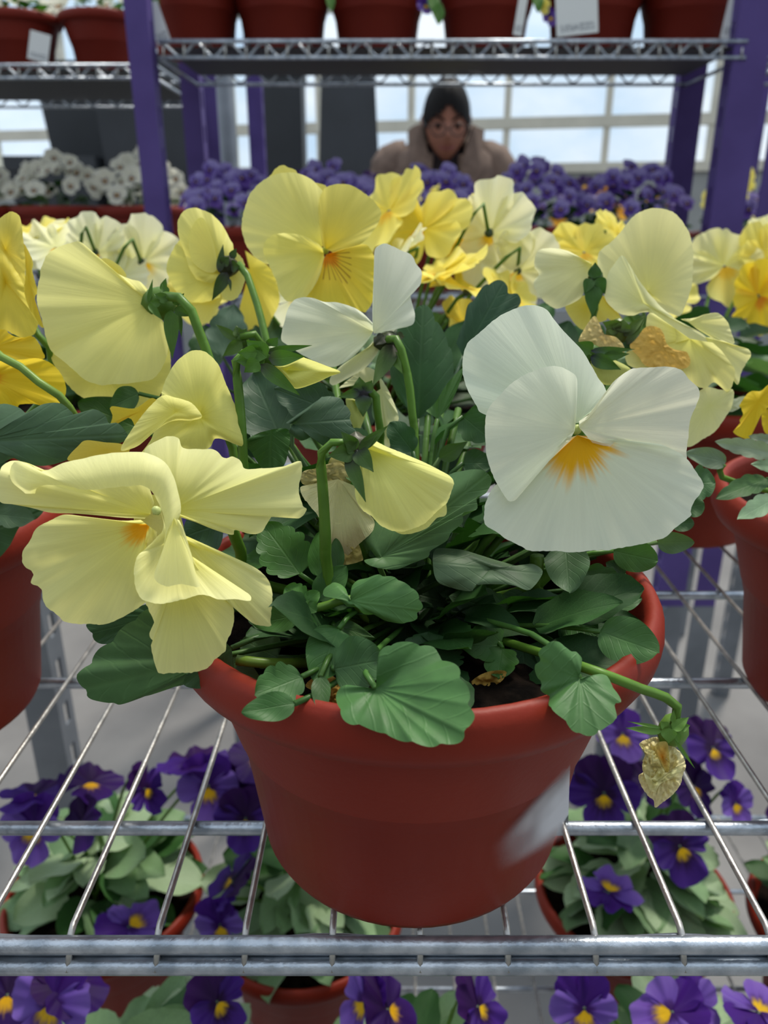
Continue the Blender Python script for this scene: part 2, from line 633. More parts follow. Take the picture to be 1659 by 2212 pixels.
def leafpx(parent, b, t, w, d0, d1, c=G_MID, roll=0., lobes=5, fold=.1, curl=.06, kind='ovate', name='leaf', crown=None, mat=None, seed=None, scd=.2, nv=30, up=.25):
    B, T = pt(b[0], b[1], d0), pt(t[0], t[1], d1)
    mid = (B + T) / 2
    nrm = ((CAMP - mid).normalized() + Vector((0, 0, up))).normalized()
    if roll:
        nrm = Matrix.Rotation(math.radians(roll), 3, (T - B).normalized()) @ nrm
    if seed is None:
        seed = RNG.random() * 40
    V, Fc, UV = blade(B, T, w / F_PX * (d0 + d1) / 2, nrm, lobes, fold, curl, kind, seed, nv=nv, scd=scd)
    k = .9 + .2 * RNG.random()
    o = mobj(name, V, Fc, mat or M_LEAF, parent, UV, lin(c) * k)
    if crown is not None:
        petiole(o, B, T, crown, c)
    return o

def petiole(o, B, T, crown, c, r=.00075):
    K = Vector(crown) + Vector((RNG.uniform(-.008, .008), RNG.uniform(-.008, .008), 0))
    d = (Vector(T) - Vector(B)).normalized()
    m = Vector(B) - d * (K - Vector(B)).length * .12
    m = m * .6 + ((Vector(B) + K) / 2) * .4
    cc = lin(c) * np.array([1.15, 1.15, .8])
    V, Fc, UV = tube_mesh([B, m, K], [r, r * 1.1, r * 1.3], 6, 9)
    return mobj('petiole', V, Fc, M_STEM, o, UV, cc)

def sepal(parent, b, t, w, d0, d1, c=(74, 108, 48), roll=0., kind='lance', tipdark=None, name='sepal', curl=.08):
    B, T = pt(b[0], b[1], d0), pt(t[0], t[1], d1)
    nrm = (CAMP - (B + T) / 2).normalized()
    if roll:
        nrm = Matrix.Rotation(math.radians(roll), 3, (T - B).normalized()) @ nrm
    V, Fc, UV = blade(B, T, w / F_PX * (d0 + d1) / 2, nrm, 0, .15, curl, kind, RNG.random() * 30, nv=10, nu=3)
    cl = np.tile(lin(c), (len(V), 1))
    if tipdark is not None:
        for i in range(len(V)):
            q = max(0, 1 - UV[i][1] / .4)
            cl[i] = cl[i] * (1 - q) + lin(tipdark) * q
    return mobj(name, V, Fc, M_LEAF, parent, UV, cl)

def stempx(parent, P, r=.0013, c=(92, 132, 50), name='stem', n=24):
    pts = [pt(*q) if not isinstance(q, Vector) else q for q in P]
    return tube(name, pts, r, M_STEM, parent, 8, n, lin(c))

# ================================================================== THE SETTING
H_SH = .203                      # lens above the wire shelf
ZS = ZC - H_SH                   # main shelf
ZL = ZC - .595                   # lower shelf
V, Fc = box_mesh(-10, 10, -2.5, 9, -.1, 0)
o = mobj('floor', V, Fc, M_FLOOR, None, smooth=False)
tag(o, 'grey concrete floor under the wire racks', 'floor', kind='structure')

# glazed wall behind everything, turned a little towards the right
WY, WROT = 5.78, math.radians(-12)
wroot = bpy.data.objects.new('wall_back', None)
col.objects.link(wroot)
wroot.location = (.85, WY, 0)
wroot.rotation_euler = (0, 0, WROT)
WORLD[wroot.name] = Matrix.Translation((.85, WY, 0)) @ Matrix.Rotation(WROT, 4, 'Z')
tag(wroot, 'glazed greenhouse wall with cream frame bars behind the racks', 'wall', kind='structure')
WM = WORLD[wroot.name]
def wallbox(name, b, mat, bev=0.):
    V, Fc = box_mesh(*b)
    V = [WM @ Vector(v) for v in V]
    return mobj(name, V, Fc, mat, wroot, smooth=False)
PW, SILL, RAIL, TOPZ = .655, 1.585, 1.865, 3.6
xs = [-.02 + PW * k for k in range(-14, 13)]
wallbox('knee_wall', (xs[0], xs[-1], -.06, .06, 0, SILL), M_WALL)
wallbox('sill', (xs[0], xs[-1], -.09, .06, SILL - .03, SILL + .03), M_FRAME)
for z in (RAIL, 2.6, TOPZ):
    wallbox('rail', (xs[0], xs[-1], -.04, .04, z - .034, z + .034), M_FRAME)
for x in xs:
    wallbox('mullion', (x - .022, x + .022, -.03, .03, SILL, TOPZ), M_FRAME)
zz = [(SILL + .03, RAIL - .034), (RAIL + .034, 2.566), (2.634, TOPZ - .034)]
for k in range(len(xs) - 1):
    for z0, z1 in zz:
        wallbox('pane', (xs[k] + .022, xs[k + 1] - .022, -.004, .004, z0, z1), M_GLASS)

V, Fc = box_mesh(-10, 10, -2.5, -2.4, 0, 3.6)
o = mobj('light_block_wall', V, Fc, M_WALL, None, smooth=False)  # unseen wall, added to hold back light from behind the camera
tag(o, 'plain unseen wall added behind the viewer to dim the front light', 'wall', kind='structure')

# ================================================================== RACKS
def wire_shelf(root, x0, x1, y0, y1, z, sp, cross, rw=.0011, rc=.0026, rr=.0027, truss=.016, zz_p=.07, ends=True):
    """z = top of the long wires; each wire, rail and bar is a part"""
    n = int(round((x1 - x0) / sp))
    L = y1 - y0
    me = make_mesh('wire', *tube_mesh([(0, -.0024, -truss - .0004), (0, .0004, -truss * .6), (0, .003, -.0012), (0, .006, 0), (0, L, 0)], rw, 8)[:2], M_WIRE)
    for i in range(n + 1):
        x = x0 + i * sp
        inst('wire', me, Matrix.Translation((x, y0, z - rw)), root)
    mc = make_mesh('crossbar', *tube_mesh([(x0, 0, 0), (x1, 0, 0)], rc, 10)[:2], M_STEEL)
    for y in cross:
        inst('crossbar', mc, Matrix.Translation((0, y, z - 2 * rw - rc)), root)
    mr = make_mesh('rail', *tube_mesh([(x0 - .005, 0, 0), (x1 + .005, 0, 0)], rr, 12)[:2], M_STEEL)
    ms = make_mesh('side_rail', *tube_mesh([(0, y0, 0), (0, y1, 0)], rr, 10)[:2], M_STEEL)
    for y, sgn in ((y0, 1), (y1, -1)):
        inst('rail', mr, Matrix.Translation((0, y, z - rr)), root)
        inst('rail', mr, Matrix.Translation((0, y - sgn * .0005, z - truss - rr * .5)), root)
    for x in (x0 - .004, x1 + .004):
        inst('side_rail', ms, Matrix.Translation((x, 0, z - rr)), root)
        inst('side_rail', ms, Matrix.Translation((x, 0, z - truss - rr)), root)
    # zigzag truss wire
    for y, sgn in ((y0, 1), (y1, -1)):
        P = []
        k = int((x1 - x0) / (zz_p / 2))
        for i in range(k + 1):
            P.append((x0 + i * zz_p / 2, y + sgn * .0035, z - rr - (truss * .85 if i % 2 else rr * .6)))
        tube('truss_wire', P, rr * .62, M_STEEL, root, 8, len(P) * 5)

def angle_post(root, x, y, z0, z1, w, mat, flip=1, name='post', slots=True, dpt=None):
    """angle-iron upright: plain front flange, slotted side flange running back"""
    dpt = dpt or w
    V, Fc = [], []
    def ad(b):
        v, f = box_mesh(*b)
        k = len(V)
        V.extend(v)
        Fc.extend([tuple(i + k for i in q) for q in f])
    ad((x - w / 2, x + w / 2, y, y + .003, z0, z1))
    xf = x + flip * (w / 2 - .0015)
    if slots:
        ad((xf - .0015, xf + .0015, y + .003, y + dpt * .35, z0, z1))
        ad((xf - .0015, xf + .0015, y + dpt * .68, y + dpt, z0, z1))
        z = z0
        while z < z1 - .02:
            ad((xf - .0015, xf + .0015, y + dpt * .35, y + dpt * .68, z, z + .027))
            z += .052
    else:
        ad((xf - .0015, xf + .0015, y + .003, y + dpt, z0, z1))
    return mobj(name, V, Fc, mat, root, smooth=False)

# --- the rack in front: two wire shelves on grey legs
X0, X1, Y0, Y1 = -.3380, .5610, .1722, .660
rack = empty('wire_rack', (.1, .41, 0), 'galvanised wire shelf rack in front, carrying the yellow pansy pots', 'rack')
wire_shelf(rack, X0, X1, Y0, Y1, ZS, .02685, (.2225, .317, .41, .5, .585), zz_p=.107, truss=.0095)
wire_shelf(rack, X0, X1, Y0 + .004, Y1 - .005, ZL, .0331, (.26, .36, .46, .56), rw=.0013, rc=.0022, zz_p=.107)
tube('rail', [(X0, Y0 + .0022, ZS - .0078), (X1, Y0 + .0022, ZS - .0078)], .0016, M_STEEL, rack, 8)
for x, fl in ((X0 - .012, 1), (X1 + .02, -1)):
    for y in (Y0 + .01, Y1 + .004):
        angle_post(rack, x, y, 0, ZS + .002, .034, M_GREYP, fl, name='leg')

M_LINER_SHADE = plain('dark plastic liner and shade sheet', (52, 54, 58), rough=.6, nscale=9)
# --- racks behind: purple angle-iron posts
zA = pty(829, 84, 1.2).z         # top of upper shelf
zV = pty(829, 487, 1.22).z - .098  # shelf under the violas
rA = empty('wire_rack', (.085, 1.31, 0), 'purple-posted wire rack holding the lavender violas and hanging pots above', 'rack')
for z in (zA, zV, .62):
    wire_shelf(rA, -.300, .487, 1.2, 1.42, z, .0281, (1.27, 1.35), rw=.0014, rc=.0026, truss=.021, zz_p=.045)
    if z != zV:
        box('liner_shade_sheet', (-.298, .485, 1.206, 1.414, z - .0105, z - .0085), M_LINER_SHADE, rA)  # the lowest one is added to make dark shade under the rack
for x, y, fl, ww in ((-.331, 1.195, 1, .031), (-.318, 1.425, 1, .031), (.500, 1.2, -1, .048), (.505, 1.425, -1, .042)):
    angle_post(rA, x, y, .62, 2.05, ww, M_PURPLE, fl, dpt=.03)
    angle_post(rA, x if x > 0 else -.262, y + .0005, 0, .62, ww * 1.05, M_GREYP, fl, name='lower_leg', dpt=.03)

rD = empty('wire_rack', (.98, 1.31, 0), 'purple-posted wire rack at the right edge, beside the lavender viola rack', 'rack')
for z in (zA, zV):
    wire_shelf(rD, .580, 1.31, 1.2, 1.42, z, .0281, (1.27, 1.35), rw=.0014, rc=.0026, truss=.021, zz_p=.045)
for x, y, fl in ((.560, 1.2, 1), (.570, 1.425, 1), (1.33, 1.2, -1), (1.33, 1.425, -1)):
    angle_post(rD, x, y, .62, 2.05, .036, M_PURPLE, fl, dpt=.03)
    angle_post(rD, x, y + .0005, 0, .62, .038, M_GREYP, fl, name='lower_leg', dpt=.03)

zB = pty(150, 137, 1.5).z
zW = pty(130, 437, 1.62).z - .118
rB = empty('wire_rack', (-.85, 1.65, 0), 'wire rack at left carrying white pansies on two levels', 'rack')
for z in (zB, zW):
    wire_shelf(rB, -1.30, -.395, 1.5, 1.86, z, .0337, (1.58, 1.66, 1.74), rw=.0015, rc=.0026, truss=.021, zz_p=.05)
box('liner_shade_sheet', (-1.298, -.397, 1.506, 1.854, zB - .0105, zB - .0085), M_LINER_SHADE, rB)
for x, y, fl in ((-1.32, 1.5, 1), (-1.32, 1.83, 1), (-.372, 1.835, -1), (-.375, 1.485, -1)):
    if y < 1.49:
        continue
    angle_post(rB, x, y, .62, 2.05, .034, M_PURPLE, fl, dpt=.03)
    angle_post(rB, x, y + .0005, 0, .62, .036, M_GREYP, fl, name='lower_leg', dpt=.03)

zC = zV - .02
rC = empty('wire_rack', (.30, 1.98, 0), 'purple-posted wire rack of dark and orange pansies behind the violas', 'rack')
wire_shelf(rC, -.31, .93, 1.84, 2.18, zC, .031, (1.9, 1.98, 2.06), rw=.0015, rc=.0026, truss=.021, zz_p=.05)
for x, y, fl in ((-.327, 2.18, 1), (-.335, 1.9, 1), (.95, 1.84, -1), (.95, 2.18, -1)):
    if y == 1.9:
        continue
    angle_post(rC, x, y, .62, 2.05, .038, M_PURPLE, fl, dpt=.03)
    angle_post(rC, x, y + .0005, 0, .62, .04, M_GREYP, fl, name='lower_leg', dpt=.03)
gp = empty('steel_pole', (-.385, 2.1, 0), 'round grey steel pole between the purple posts', 'pole')
tube('pole', [(-.385, 2.1, 0.012), (-.385, 2.1, 2.4)], .022, M_GREYP, gp, 16)
Vb, Fb = lathe([(.0, 0), (.06, 0), (.06, .01), (.024, .012)], 20)
mobj('base_plate', [Vector(v) + Vector((-.385, 2.1, 0)) for v in Vb], Fb, M_GREYP, gp)

# ================================================================== POTS
PROF = [(.0, .0), (.0475, .0), (.0508, .0012), (.0522, .004), (.0575, .044), (.0582, .0445), (.0660, .0775), (.0672, .0792), (.0725, .0795),
        (.0755, .0808), (.0775, .0845), (.078, .0880), (.0774, .0922), (.0758, .0950), (.0740, .0960), (.0724, .0950), (.0714, .0925), (.0708, .088),
        (.0675, .076)]
def pot_meshes(mat, nm, k=1.):
    body = [(r, z) for r, z in PROF[:8]]
    rim = [(r, z) for r, z in PROF[7:]]
    inner = [(.0675, .076), (.06, .05)]
    b = make_mesh('pot', *lathe(body, 64), mat)
    r = make_mesh('rim', *lathe(rim + inner[1:], 64), mat)
    return b, r
POT_A = pot_meshes(M_POT, 'a')
POT_D = pot_meshes(M_POTD, 'd')
def soil_mesh(seed, r=.0688, z=.083):
    V, Fc = [], []
    nr, na = 7, 32
    for i in range(nr + 1):
        for k in range(na):
            g = 2 * math.pi * k / na
            q = r * i / nr
            p = Vector((q * math.cos(g), q * math.sin(g), 0))
            V.append((p.x, p.y, z + .003 * noise.noise(p * 90 + Vector((seed, 0, 0))) + .002 * (1 - i / nr)))
    for i in range(nr):
        for k in range(na):
            k2 = (k + 1) % na
            Fc.append((i * na + k, (i + 1) * na + k, (i + 1) * na + k2, i * na + k2))
    return make_mesh('soil', V, Fc, M_SOIL)
SOIL = [soil_mesh(s) for s in (1, 5)]

def potted(name, loc, label, cat, group=None, scale=1., pm=None, rot=0., tilt=0.):
    root = empty(name, loc, label, cat, group)
    M = Matrix.Translation(Vector(loc)) @ Matrix.Rotation(rot, 4, 'Z') @ Matrix.Rotation(tilt, 4, 'Y') @ Matrix.Scale(scale, 4)
    pm = pm or POT_A
    p = inst('pot', pm[0], M, root)
    inst('rim', pm[1], M, p)
    inst('soil', RNG.choice(SOIL), M, root)
    return root

def tag_on(root, c, u, v, w, h, label=None, bend=.0):
    """a small printed card: centre c, unit vectors u (right) v (up)"""
    c, u, v = Vector(c), Vector(u).normalized(), Vector(v).normalized()
    nrm = u.cross(v)
    V, Fc, UV = [], [], []
    for side, o_ in ((0, .0006), (1, 0.)):
        for j in range(3):
            for i in range(5):
                a, b = i / 4 - .5, j / 2 - .5
                V.append(c + u * a * w + v * b * h + nrm * (o_ - bend * a * a))
                UV.append((i / 4, j / 2))
    for s in range(2):
        for j in range(2):
            for i in range(4):
                q = (s * 15 + j * 5 + i, s * 15 + j * 5 + i + 1, s * 15 + j * 5 + i + 6, s * 15 + j * 5 + i + 5)
                Fc.append(q if s == 0 else q[::-1])
    edge = [0, 1, 2, 3, 4, 9, 14, 13, 12, 11, 10, 5]
    for a, b in zip(edge, edge[1:] + edge[:1]):
        Fc.append((b, a, a + 15, b + 15))
    return mobj('price_tag', V, Fc, M_TAG, root, UV, label=label, smooth=False)

# ================================================================== GENERIC FLOWERS AND LEAVES
def gen_petal(ang, L, w, c0, c1, blotch=None, z0=0., cup=.12, ruf=.06, seed=0., nr=8, na=22, off=.04):
    V, UV, CL, Fc = [], [], [], []
    a0 = math.radians(ang)
    wr = math.radians(w)
    c0, c1 = lin(c0), lin(c1)
    for i in range(na):
        s = 2 * i / (na - 1) - 1
        R = L * (1 - .34 * abs(s) ** 3.0) * (1 + .03 * hashn(i * .9, seed))
        for j in range(nr + 1):
            t = j / nr
            g = a0 + s * wr * (1 - .12 * t * t)
            r = off + t * R
            z = z0 * (.3 + .7 * t) + cup * (t * t - .15) * .6 + ruf * t * t * (hashn(s * 2.6, seed + 3) * 1.6 + .3 * math.sin(s * 9 + seed))
            V.append((r * math.cos(g), r * math.sin(g), z))
            UV.append((i / (na - 1), t))
            c = c0 * (1 - t) + c1 * t
            if blotch:
                for bc, br in blotch:
                    rad = br * (1 + .35 * hashn(s * 7, seed + 8))
                    x = max(0., min(1., (rad * 1.2 - t) / (rad * .5)))
                    c = c * (1 - x) + lin(bc) * x
            CL.append(c)
    m = nr + 1
    for i in range(na - 1):
        for j in range(nr):
            Fc.append((i * m + j, (i + 1) * m + j, (i + 1) * m + j + 1, i * m + j + 1))
    return V, Fc, UV, CL

SCHEME = {
    'pale': dict(up=PALE, la=PALE, lo=((246, 214, 70), (243, 236, 140)), b=[((246, 196, 40), .3)]),
    'yellow': dict(up=YEL, la=YEL, lo=YEL, b=[((248, 196, 40), .26)]),
    'deep': dict(up=DEEP, la=DEEP, lo=DEEP, b=[((244, 150, 14), .3)]),
    'cream': dict(up=CREAM, la=CREAM, lo=CREAM, b=[((246, 200, 50), .25)]),
    'lav': dict(up=((150, 136, 200), (172, 160, 216)), la=((112, 90, 172), (146, 128, 200)), lo=((84, 52, 142), (112, 84, 172)), b=[((52, 18, 100), .5), ((236, 190, 60), .13)], lb=[((60, 26, 120), .35)]),
    'purp': dict(up=((42, 12, 66), (58, 20, 88)), la=((52, 18, 98), (74, 40, 138)), lo=((56, 20, 104), (78, 42, 142)), b=[((40, 8, 60), .5), ((240, 190, 20), .26)], lb=[((40, 8, 60), .3)]),
    'violet': dict(up=((60, 20, 110), (78, 34, 140)), la=((98, 62, 168), (128, 98, 190)), lo=((98, 58, 170), (130, 96, 190)), b=[((60, 20, 90), .5), ((240, 190, 30), .36)], lb=[((60, 20, 100), .3)]),
    'dark': dict(up=((36, 10, 56), (52, 18, 84)), la=((40, 12, 70), (56, 22, 100)), lo=((44, 12, 70), (60, 24, 110)), b=[((240, 180, 20), .3)]),
    'orange': dict(up=((60, 16, 40), (80, 24, 60)), la=((236, 160, 20), (240, 180, 40)), lo=((236, 160, 20), (244, 184, 40)), b=[((120, 40, 20), .3)]),
    'white': dict(up=((240, 238, 220), (246, 244, 232)), la=((238, 236, 216), (246, 244, 230)), lo=((238, 236, 214), (246, 244, 230)), b=[((70, 24, 80), .42), ((240, 190, 40), .2)], lb=[((86, 40, 100), .26)]),
}
PET = {}
def petals(scheme, var):
    key = (scheme, var)
    if key in PET:
        return PET[key]
    S = SCHEME[scheme]
    r = random.Random(hash(scheme) % 1000 + var * 17 if False else sum(map(ord, scheme)) + var * 17)
    lb = S.get('lb')
    L = []
    for ang, l, w_, ck, bl, z0 in ((62, .93, 46, 'up', None, -.10), (118, .96, 46, 'up', None, -.07), (2, .90, 44, 'la', lb, .0), (178, .90, 44, 'la', lb, .02), (270, .98, 56, 'lo', S['b'], .04)):
        j = r.uniform
        L.append(gen_petal(ang + j(-5, 5), l * j(.93, 1.06), w_ * j(.95, 1.08), S[ck][0], S[ck][1], bl, z0, cup=j(-.1, .25), ruf=j(.06, .16), seed=r.random() * 60))
    PET[key] = [make_mesh('petal', v, f, M_PETAL, u, c) for v, f, u, c in L]
    PET[(scheme, var, 'raw')] = L
    return PET[key]
CENTRE = blob_mesh('flower', (0, 0, -.09), .085, M_CALYX, lin((96, 120, 50)), 3, .2, 10, 6)

def face_matrix(pos, facing, R, roll=0.):
    z = Vector(facing).normalized()
    up = Vector((0, 0, 1))
    if abs(z.dot(up)) > .95:
        up = Vector((0, 1, 0))
    x = up.cross(z).normalized()
    y = z.cross(x)
    M = Matrix((x, y, z)).transposed().to_4x4()
    return Matrix.Translation(Vector(pos)) @ M @ Matrix.Rotation(math.radians(roll), 4, 'Z') @ Matrix.Scale(R, 4)

def gen_flower(root, pos, facing, R, scheme, var=0, roll=0., crown=None, stem_c=(92, 132, 50), label=None):
    M = face_matrix(pos, facing, R, roll)
    f = inst('flower', CENTRE, M, root, label)
    for me in petals(scheme, var):
        inst('petal', me, M, f)
    if crown is not None:
        b = Vector(pos) - Vector(facing).normalized() * R * .12
        K = Vector(crown)
        up = b + Vector((0, 0, .012)) - Vector(facing).normalized() * .012
        mid = up * .55 + K * .45 + Vector((0, 0, .006))
        tube('stem', [b, up, mid, K], .0011, M_STEM, root, 6, 12, lin(stem_c))
    return f

WHOLE = {}
def whole_flower_mesh(scheme, var):
    key = (scheme, var)
    if key not in WHOLE:
        petals(scheme, var)
        V, Fc, UV, CL = [], [], [], []
        for v, f, u, c in PET[(scheme, var, 'raw')]:
            k = len(V)
            V += v
            Fc += [tuple(i + k for i in q) for q in f]
            UV += u
            CL += c
        WHOLE[key] = make_mesh('flower', V, Fc, M_PETAL, UV, CL)
    return WHOLE[key]

LEAFM = {}
def leaf_mesh(pal, var):
    key = (pal, var)
    if key not in LEAFM:
        kinds = ['ovate', 'round', 'ovate', 'heart', 'round']
        V, Fc, UV = blade((0, 0, 0), (1, 0, 0), [.62, .78, .52, .7, .66][var], (0, 0, 1), [5, 0, 4, 6, 4][var], [.14, .08, .2, .1, .12][var], [.12, .2, .05, .16, .1][var], kinds[var], var * 7.3, nv=12, nu=3)
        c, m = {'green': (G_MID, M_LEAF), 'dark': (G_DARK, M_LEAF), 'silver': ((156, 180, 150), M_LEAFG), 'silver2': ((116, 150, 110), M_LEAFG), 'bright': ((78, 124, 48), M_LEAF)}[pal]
        LEAFM[key] = make_mesh('leaf', V, Fc, m, UV, lin(c))
    return LEAFM[key]

def leaf_at(root, B, direction, size, pal, rnd, roll=None):
    x = Vector(direction).normalized()
    up = Vector((0, 0, 1))
    y = up.cross(x)
    if y.length < 1e-3:
        y = Vector((0, 1, 0))
    y = y.normalized()
    z = x.cross(y)
    M = Matrix((x, y, z)).transposed().to_4x4()
    r = rnd.uniform(-40, 40) if roll is None else roll
    M = Matrix.Translation(Vector(B)) @ M @ Matrix.Rotation(math.radians(r), 4, 'X') @ Matrix.Scale(size, 4)
    return inst('leaf', leaf_mesh(pal, rnd.randrange(5)), M, root)

def dome_leaves(root, c, R, h, n, size, pals, rnd, zmin=0.):
    for i in range(n):
        a = 2 * math.pi * ((i * .618034) % 1) + rnd.uniform(-.3, .3)
        q = math.sqrt((i + .5) / n)
        r = R * q * rnd.uniform(.75, 1.05)
        z = zmin + h * (1 - q * q * .85) * rnd.uniform(.55, 1.0)
        pos = Vector(c) + Vector((r * .72 * math.cos(a), r * .72 * math.sin(a), z))
        d = Vector((math.cos(a), math.sin(a), rnd.uniform(-.35, .75) * (1.15 - .7 * q)))
        leaf_at(root, pos, d, rnd.uniform(*size), rnd.choice(pals), rnd)

def stalks(root, c, R, h, n, rnd, col_=(84, 122, 48)):
    for i in range(n):
        a = rnd.uniform(0, 6.28)
        K = Vector(c) + Vector((.25 * R * math.cos(a), .25 * R * math.sin(a), -.004))
        T = Vector(c) + Vector((.6 * R * math.cos(a), .6 * R * math.sin(a), h * rnd.uniform(.4, .8)))
        tube('stem', [K, K * .5 + T * .5 + Vector((0, 0, .008)), T], .0012, M_STEM, root, 6, 7, lin(col_))

# ================================================================== THE PANSY IN FRONT
HX, HY = .0095, .2255
hero = potted('potted_pansy', (HX, HY, ZS), 'large pale yellow and white pansy in the red pot in front', 'potted plant')
CROWN = Vector((HX, HY, ZS + .082))
def cv(ox, oy, k):
    return lambda L: [((ox + q[0] / k), (oy + q[1] / k)) + tuple(q[2:]) for q in L]
cA, cB, cD, cG, cE, cC, cF, cH, cK, cJ = (cv(0, 900, 2.37), cv(960, 640, 2.373), cv(500, 340, 3.6065), cv(60, 440, 2.9625), cv(440, 640, 2.86),
    cv(1120, 420, 3.078), cv(780, 380, 3.6065), cv(480, 1100, 2.86), cv(920, 1120, 2.9625), cv(1300, 1480, 6.9125))

def flower(throat, d, r=.0026, label=None, sq=(1, 1, 1), c=(96, 124, 60), root=None):
    p = pt(throat[0], throat[1], d)
    me = blob_mesh('flower', p, r, M_STEM, lin(c), RNG.random() * 20, .25, 12, 8, sq)
    return obj('flower', me, root or hero, label)

# ---- the big ruffled pale yellow flower at left
f = flower((338, 1103), .197, .0012, 'large ruffled pale yellow flower', c=(200, 210, 150))
fan('petal', cA([(770, 500)])[0], cA([(740, 522), (620, 516), (400, 497), (260, 492), (160, 467), (60, 448), (0, 435, -2), (-30, 350, -4), (0, 280, -4), (20, 245, -2), (75, 225), (150, 240), (215, 272), (420, 262), (600, 262), (740, 330), (790, 440)]),
    .1985, f, ruf=2.0, bulge=-1.5, jag=2, c=((241, 235, 119), (248, 245, 173)))
fan('petal', cA([(800, 530)])[0], cA([(700, 440), (760, 400), (850, 420), (920, 500), (940, 620), (860, 660), (770, 640), (690, 560)]), .2015, f, closed=True, c=((240, 236, 160), (246, 240, 150)), jag=.5, na=40, nr=5)
strip('petal', cA([(130, 395, 4), (60, 330, 4), (52, 270, 4), (80, 228, 3), (150, 245, 2), (215, 280, 1), (330, 235), (420, 215), (550, 190), (700, 180), (790, 200), (850, 240), (890, 310), (915, 400), (927, 470), (915, 520), (880, 555), (862, 600), (848, 650), (835, 700)]),
      cA([(180, 395, 4), (182, 385, 3), (186, 370, 1), (200, 358, 0), (230, 350, -1), (330, 352, -2), (430, 375, -3), (540, 368, -3), (640, 358, -3), (720, 352, -3), (770, 375, -2), (800, 420, 0), (815, 450, 0), (835, 500, -1), (845, 560, -2), (843, 620, -2), (838, 660, -2), (828, 705, -2)]),
      .191, f, c=((246, 243, 164), (248, 246, 183)), bulge=2.0)
fan('petal', cA([(880, 480)])[0], cA([(915, 512), (1000, 540), (1100, 580), (1190, 605), (1202, 580), (1280, 600), (1340, 590), (1390, 512), (1440, 507), (1530, 520, -2), (1570, 475, -3), (1548, 455, -3), (1530, 370, -2), (1545, 290, -3), (1537, 228, -4), (1450, 255, -2), (1340, 265), (1255, 266), (1232, 230, 2), (1190, 205, 2), (1150, 212, 2), (1100, 170, 2), (1040, 165, 3), (940, 160, 3), (915, 112, 4), (870, 100, 5), (830, 110, 5), (760, 150, 5), (740, 182, 5), (790, 225, 3), (850, 330, 1), (870, 420)]),
    .200, f, ruf=2.5, rufk=3, bulge=2.5, jag=2.5, na=110, c=((238, 232, 113), (248, 246, 173)))
fan('petal', cA([(755, 555)])[0], cA([(720, 528), (620, 532), (440, 512), (330, 502), (260, 530), (190, 570), (150, 640), (115, 692), (120, 760), (168, 800), (160, 850), (210, 880), (225, 950), (270, 1000), (350, 1055), (450, 1062), (545, 1060), (640, 1020), (700, 985), (745, 945), (720, 880), (720, 800), (740, 720), (790, 650), (805, 590)]),
    .197, f, ruf=2.2, rufk=4, bulge=2.2, jag=3, na=110, nr=20, blotch=((248, 178, 18), .22), c=((239, 231, 106), (248, 245, 164)))
fan('petal', cA([(905, 800)])[0], cA([(740, 945), (790, 1060), (765, 1110), (787, 1160), (772, 1172), (800, 1290), (830, 1315), (920, 1310), (970, 1312), (1060, 1290), (1100, 1240), (1152, 1200), (1162, 1150), (1190, 1080), (1195, 980), (1140, 935), (1040, 905)]),
    .1965, f, ruf=1.4, bulge=1.5, jag=3, c=((238, 231, 107), (248, 245, 164)))
fan('petal', cA([(930, 600)])[0], cA([(950, 640), (1050, 690), (1160, 720), (1240, 740), (1330, 790), (1380, 850), (1395, 930), (1385, 1040), (1388, 1072), (1340, 1072), (1290, 1055), (1210, 990), (1160, 950), (1040, 905), (960, 860)]),
    .197, f, ruf=2.0, bulge=1.5, jag=2.5, c=((239, 233, 121), (248, 246, 169)))
fan('petal', cA([(870, 640)])[0], cA([(815, 455, 2), (838, 560), (800, 620), (740, 680), (700, 720, -2), (685, 800, -3), (700, 890, -4), (740, 940, -5), (830, 957, -6), (940, 935, -6), (1040, 912, -6), (1120, 935, -6), (1200, 935, -6), (1280, 942, -6), (1270, 905, -3), (1200, 880, -1), (1100, 850), (1030, 800), (980, 700), (925, 540)]),
    .193, f, ruf=1., bulge=-1.5, jag=2.5, na=100, c=((241, 235, 132), (248, 246, 178)))
fan('petal', cA([(890, 520)])[0], cA([(862, 600), (842, 680), (805, 760, -2), (792, 830, -3), (850, 868, -3), (930, 858, -3), (1020, 870, -2), (1000, 790), (975, 690), (945, 590), (918, 530)]),
    .187, f, ruf=1., bulge=1., jag=2, c=((242, 237, 138), (248, 246, 181)))
stempx(hero, [(470, 1090, .206), (500, 1140, .213), (520, 1190, .22), (560, 1260, .232), CROWN], .0017)

# ---- white flower with the orange eye
f = flower((1245, 928), .2068, .0014, 'big white flower with orange eye', c=(190, 200, 130))
fan('petal', cB([(685, 650)])[0], cB([(560, 640), (400, 650), (205, 605, 4), (165, 560, 4), (120, 480, 5), (95, 400, 6), (95, 320, 6), (120, 240, 6), (190, 180, 6), (270, 110, 6), (380, 55, 6), (450, 45, 6), (520, 65, 6), (570, 130, 5), (640, 210, 4), (700, 270, 3), (750, 350, 2), (790, 420, 1), (825, 470), (825, 530), (760, 580), (700, 632)]),
    .211, f, c=WHITE, ruf=1.2, bulge=.8, jag=2, na=100)
fan('petal', cB([(690, 672)])[0], cB([(690, 640), (760, 592), (830, 530), (850, 460), (900, 410), (970, 370, -2), (1060, 365, -3), (1130, 360, -3), (1210, 375, -3), (1260, 430, -3), (1300, 470, -3), (1308, 510, -3), (1290, 560, -2), (1260, 640, -2), (1250, 720, -1), (1240, 800), (1235, 842), (1150, 795), (1080, 770), (960, 770), (850, 770), (760, 752)]),
    .205, f, c=((241, 241, 207), (246, 245, 221)), ruf=1.2, bulge=1.2, jag=2, na=100)
